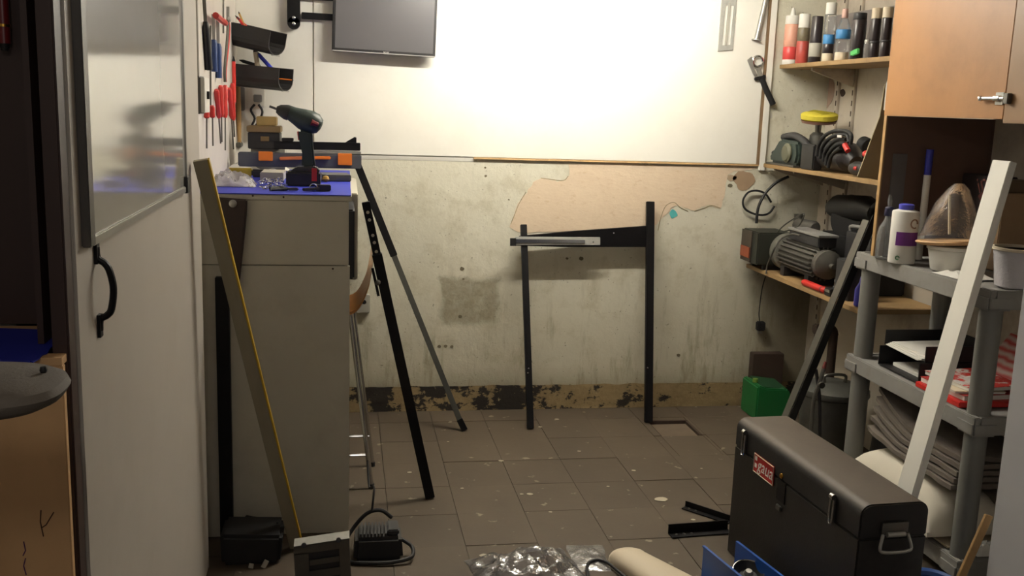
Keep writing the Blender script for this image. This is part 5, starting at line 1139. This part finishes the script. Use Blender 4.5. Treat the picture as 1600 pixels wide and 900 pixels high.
for i in range(4):
    part('coil', MB().tube(arc(V(hc.x + .0, hc.y, .022 + .034 * i), .075 + .004 * (i % 2), 0, 6.28, 26, V(1, 0, 0), V(0, 1, 0)), .016, 8), mat('hose_blue', '274a86', .4, 0, .15, 9), bh)

# ------------------------------------------------------------------ floor things, centre and left
cg = thing('charger', 'black ribbed battery charger with its cord on the floor by the workbench foot', 'charger', PZ(592, 880, 0))
p, q = PZ(560, 880, 0), PZ(628, 882, 0)
cx, cy = (p.x + q.x) / 2 - .005, (p.y + q.y) / 2 + .07
part('case', MB().prism([V(cx - .085, cy - .06, .004), V(cx + .085, cy - .06, .004), V(cx + .078, cy - .052, .085), V(cx - .078, cy - .052, .085)], (0, .12, 0)), M_blackplastic, cg, bev=.012)
rb = MB()
for i in range(8): rb.bar(V(cx - .06 + i * .012, cy - .04, .090), V(cx - .055 + i * .012, cy + .05, .094), .006, .012)
part('cooling_fins', rb, M_greyblack, cg, kind='stuff')
part('socket_block', MB().box((cx + .03, cy - .035, .0855), (cx + .07, cy + .05, .105)), M_greyblack, cg, bev=.004)
part('cord_coil', MB().tube(spline([V(cx + .075, cy + .02, .05), V(cx + .115, cy - .02, .035), V(cx + .11, cy - .07, .02), V(cx + .05, cy - .085, .012), V(cx - .02, cy - .082, .010), V(cx - .10, cy - .06, .010), V(cx - .12, cy + .02, .02), V(cx - .09, cy + .075, .06), V(cx - .04, cy + .085, .115), V(cx + .01, cy + .08, .13), V(cx + .05, cy + .082, .10)], 6), .007, 8), M_rubber, cg)
part('cord', MB().tube(spline([V(cx - .02, cy + .08, .125), V(cx - .012, cy + .12, .2), PY(577, 760, cy + .3), PY(574, 720, cy + .42)], 6), .004, 6), M_rubber, cg)
sv = thing('steel_bracket', 'grey steel bracket plate with slots lying by the charger at the bottom edge', 'bracket', PZ(500, 890, 0))
YS = 3.04
def sz(px, py, off=0): return PY(px, py, YS + off)
fr_ = MB()
def rail(a, b, h): fr_.prism([sz(*a), sz(*b), sz(b[0], b[1] + h), sz(a[0], a[1] + h)], (0, .004, 0))
rail((459, 854), (546, 841), 14); rail((484, 876), (530, 869), 8); rail((483, 893), (531, 886), 12)
fr_.prism([sz(459, 866), sz(482, 864), sz(484, 915), sz(462, 917)], (0, .004, 0)); fr_.prism([sz(530, 857), sz(546, 855), sz(549, 907), sz(532, 909)], (0, .004, 0))
part('plate', fr_, M_dullsteel, sv)
part('top_flange', MB().prism([sz(459, 854), sz(546, 841), sz(546, 841) + V(0, .05, .004), sz(459, 854) + V(0, .05, .004)], (0, 0, -.003)), M_zinc, sv)
for a in (475, 529): part('lug', MB().lathe([(.008, -.004), (.008, .010)], sz(a, 853 - (a - 475) * .15) + V(0, -.002, .004), (0, -1, .3), 10), M_greyblack, sv)
zmin = min(p.z for p in fr_.v)
part('stand', MB().box((sz(470, 900).x, YS + .01, .0), (sz(540, 900).x, YS + .045, sz(500, 848).z - .012)), M_greyblack, sv)
bg = thing('tool_bag', 'black open tool bag with an upturned flap in the dark corner by the white door', 'bag', PZ(390, 890, 0))
YG = 3.20
xa, xb = PZ(345, 890, 0).x, PZ(436, 890, 0).x
xa = max(xa, -.432)
part('bag_body', MB().prism([V(xa, YG, .0), V(xb, YG, 0), V(xb + .01, YG, .10), V(xa - .005, YG, .11)], (0, .17, 0)), M_rubber, bg, bev=.012)
part('flap', MB().prism([PY(a, b, YG + .16) for a, b in ((383, 806), (434, 815), (433, 826), (410, 848), (384, 850), (360, 866), (345, 866), (381, 838))], (0, .012, 0)), M_blackplastic, bg, bev=.003)
part('side_flap', MB().prism([PY(a, b, YG + .10) for a, b in ((408, 848), (434, 815), (440, 846), (441, 870), (412, 872))], (0, .010, 0)), M_rubber, bg, bev=.003)
for i, (a, b) in enumerate((((392, 905), (393, 881)), ((411, 905), (417, 876)))):
    p, q = PY(*a, YG - .02), PY(*b, YG - .02)
    t = thing('steel_bar', ['short grey steel bar standing against the black tool bag, left of the two', 'short grey steel bar standing against the black tool bag, right of the two'][i], 'bar', V(p.x, p.y, 0), 'grey bars by the tool bag')
    part('bar', MB().bar(V(p.x, YG - .022, .001), V(q.x, YG - .018, q.z), .016, .006, (0, 1, 0)), M_greyboard, t, bev=.001)
crumple('plastic_bag', PZ(820, 888, 0) + V(.0, -.02, 0), .36, .26, .07, M_film, 'crumpled clear plastic bag on the floor at the bottom edge', 'plastic bag', 41, .2, 26)
crumple('plastic_sheet', PZ(885, 880, 0) + V(.085, .03, 0), .13, .20, .012, M_film, 'flat clear plastic piece on the floor beside the crumpled bag', 'plastic sheet', 47, -.1, 14)
def dome(u, v):
    a = math.pi * u; L_ = .27 * v; r = .07 + .02 * v; return PZ(1022, 905, 0) + V(-.05 + math.cos(a) * -r * 1.0 + L_ * .38, .14 - L_ * .9, .002 + math.sin(a) ** .7 * r * .62 * (1 - .0 * v))
cr = thing('cream_cover', 'rounded cream plastic cover lying on the floor at the bottom edge', 'cover', PZ(1000, 900, 0))
part('shell', MB().grid(dome, 18, 8, .002), M_cream, cr)
p = dome(.5, 0)
part('nose', MB().grid(lambda u, v: V(*(PZ(1022, 905, 0) + V(-.05, .14, .002))) + V(-math.cos(math.pi * u) * .07 * math.cos(v * 1.57), math.sin(v * 1.57) * .05, math.sin(math.pi * u) ** .7 * .0434 * math.cos(v * 1.57)), 18, 6), M_cream, cr)
cable('cable_loop', 'black cable looping over the floor in front of the cream cover', [PZ(a, b, .012) for a, b in ((925, 930), (920, 900), (917, 886), (922, 878), (935, 875), (950, 880), (965, 892), (980, 905), (990, 925))], .0055, M_rubber)

# ------------------------------------------------------------------ tools hanging on the back wall, right
YH = 4.8575
lv = thing('steel_square', 'pale steel level frame hanging on the white wall panel below the glow', 'level', PY(1136, 80, YH))
def hw(px, py, off=.006): return PY(px, py, YH - off)
o_p = [(1130, -30), (1153, -28), (1145, 78), (1122, 80)]; i_p = [(1134, 8), (1147, 9), (1141, 70), (1128, 71)]
mb = MB()
for i in range(4):
    j = (i + 1) % 4; mb.prism([hw(*o_p[i]), hw(*o_p[j]), hw(*i_p[j]), hw(*i_p[i])], (0, .005, 0))
part('frame', mb, M_zinc, lv)
part('inner_blade', MB().bar(hw(1140, 5), hw(1134, 72), .012, .004, (0, 1, 0)), M_greyboard, lv)
p, q = hw(1203, -30, .014), hw(1182, 62, .014)
tp = thing('steel_pipe', 'bright steel tube hanging slanted beside the edge of the white wall panel', 'tube', q)
part('tube', MB().tube([p, q], .0125, 12), M_steel, tp)
part('flange', MB().lathe([(.013, -.004), (.024, 0), (.024, .004)], q, (q - p), 14), M_steel, tp)
wr_ = thing('ring_spanner', 'chrome ring headed cutter with a black handle hanging slanted by the panel edge', 'spanner', PY(1208, 164, YH - .01))
rc_ = hw(1184, 96, .010)
part('ring', MB().tube(arc(rc_, .026, 0, 6.28, 24), .0065, 8), M_chrome, wr_)
part('jaw', MB().prism([hw(1167, 94), hw(1174, 88), hw(1178, 108), hw(1183, 118), hw(1177, 118)], (0, -.010, 0)), M_steel, wr_, bev=.002)
part('neck', MB().bar(hw(1184, 105, .010), hw(1190, 122, .010), .022, .010, (0, 1, 0)), M_steel, wr_, bev=.003)
part('collar', MB().bar(hw(1179, 124, .010), hw(1196, 119, .010), .016, .016, (0, 1, 0)), M_rubber, wr_, bev=.003)
part('handle', MB().tube([hw(1190, 122, .012), hw(1197, 140, .012), hw(1208, 163, .012)], [.014, .015, .015], 12), M_rubber, wr_)

# a few dried paint drops on the tiles
M_drop = mat('paint_drop', 'a59c88', .6, 0, .2, 20)
for i, (px, py, r) in enumerate(((783, 720, .012), (844, 667, .010), (752, 640, .010), (870, 655, .012), (1033, 780, .028), (1083, 812, .009), (1096, 732, .006), (828, 772, .013), (815, 772, .008), (990, 735, .010), (1052, 826, .010), (757, 868, .018), (640, 738, .010), (722, 763, .008), (905, 705, .009), (950, 760, .007), (860, 800, .007), (700, 690, .006))):
    c = PZ(px, py, .0008)
    part('paint_drop', MB().prism([c + V(math.cos(a) * r * (1 + .4 * nz(math.cos(a), math.sin(a), i)), math.sin(a) * r * .8 * (1 + .4 * nz(math.cos(a), math.sin(a), i + 7)), 0) for a in [6.283 * q / 11 for q in range(11)]], (0, 0, .0006)), M_drop, floor, smooth=False)
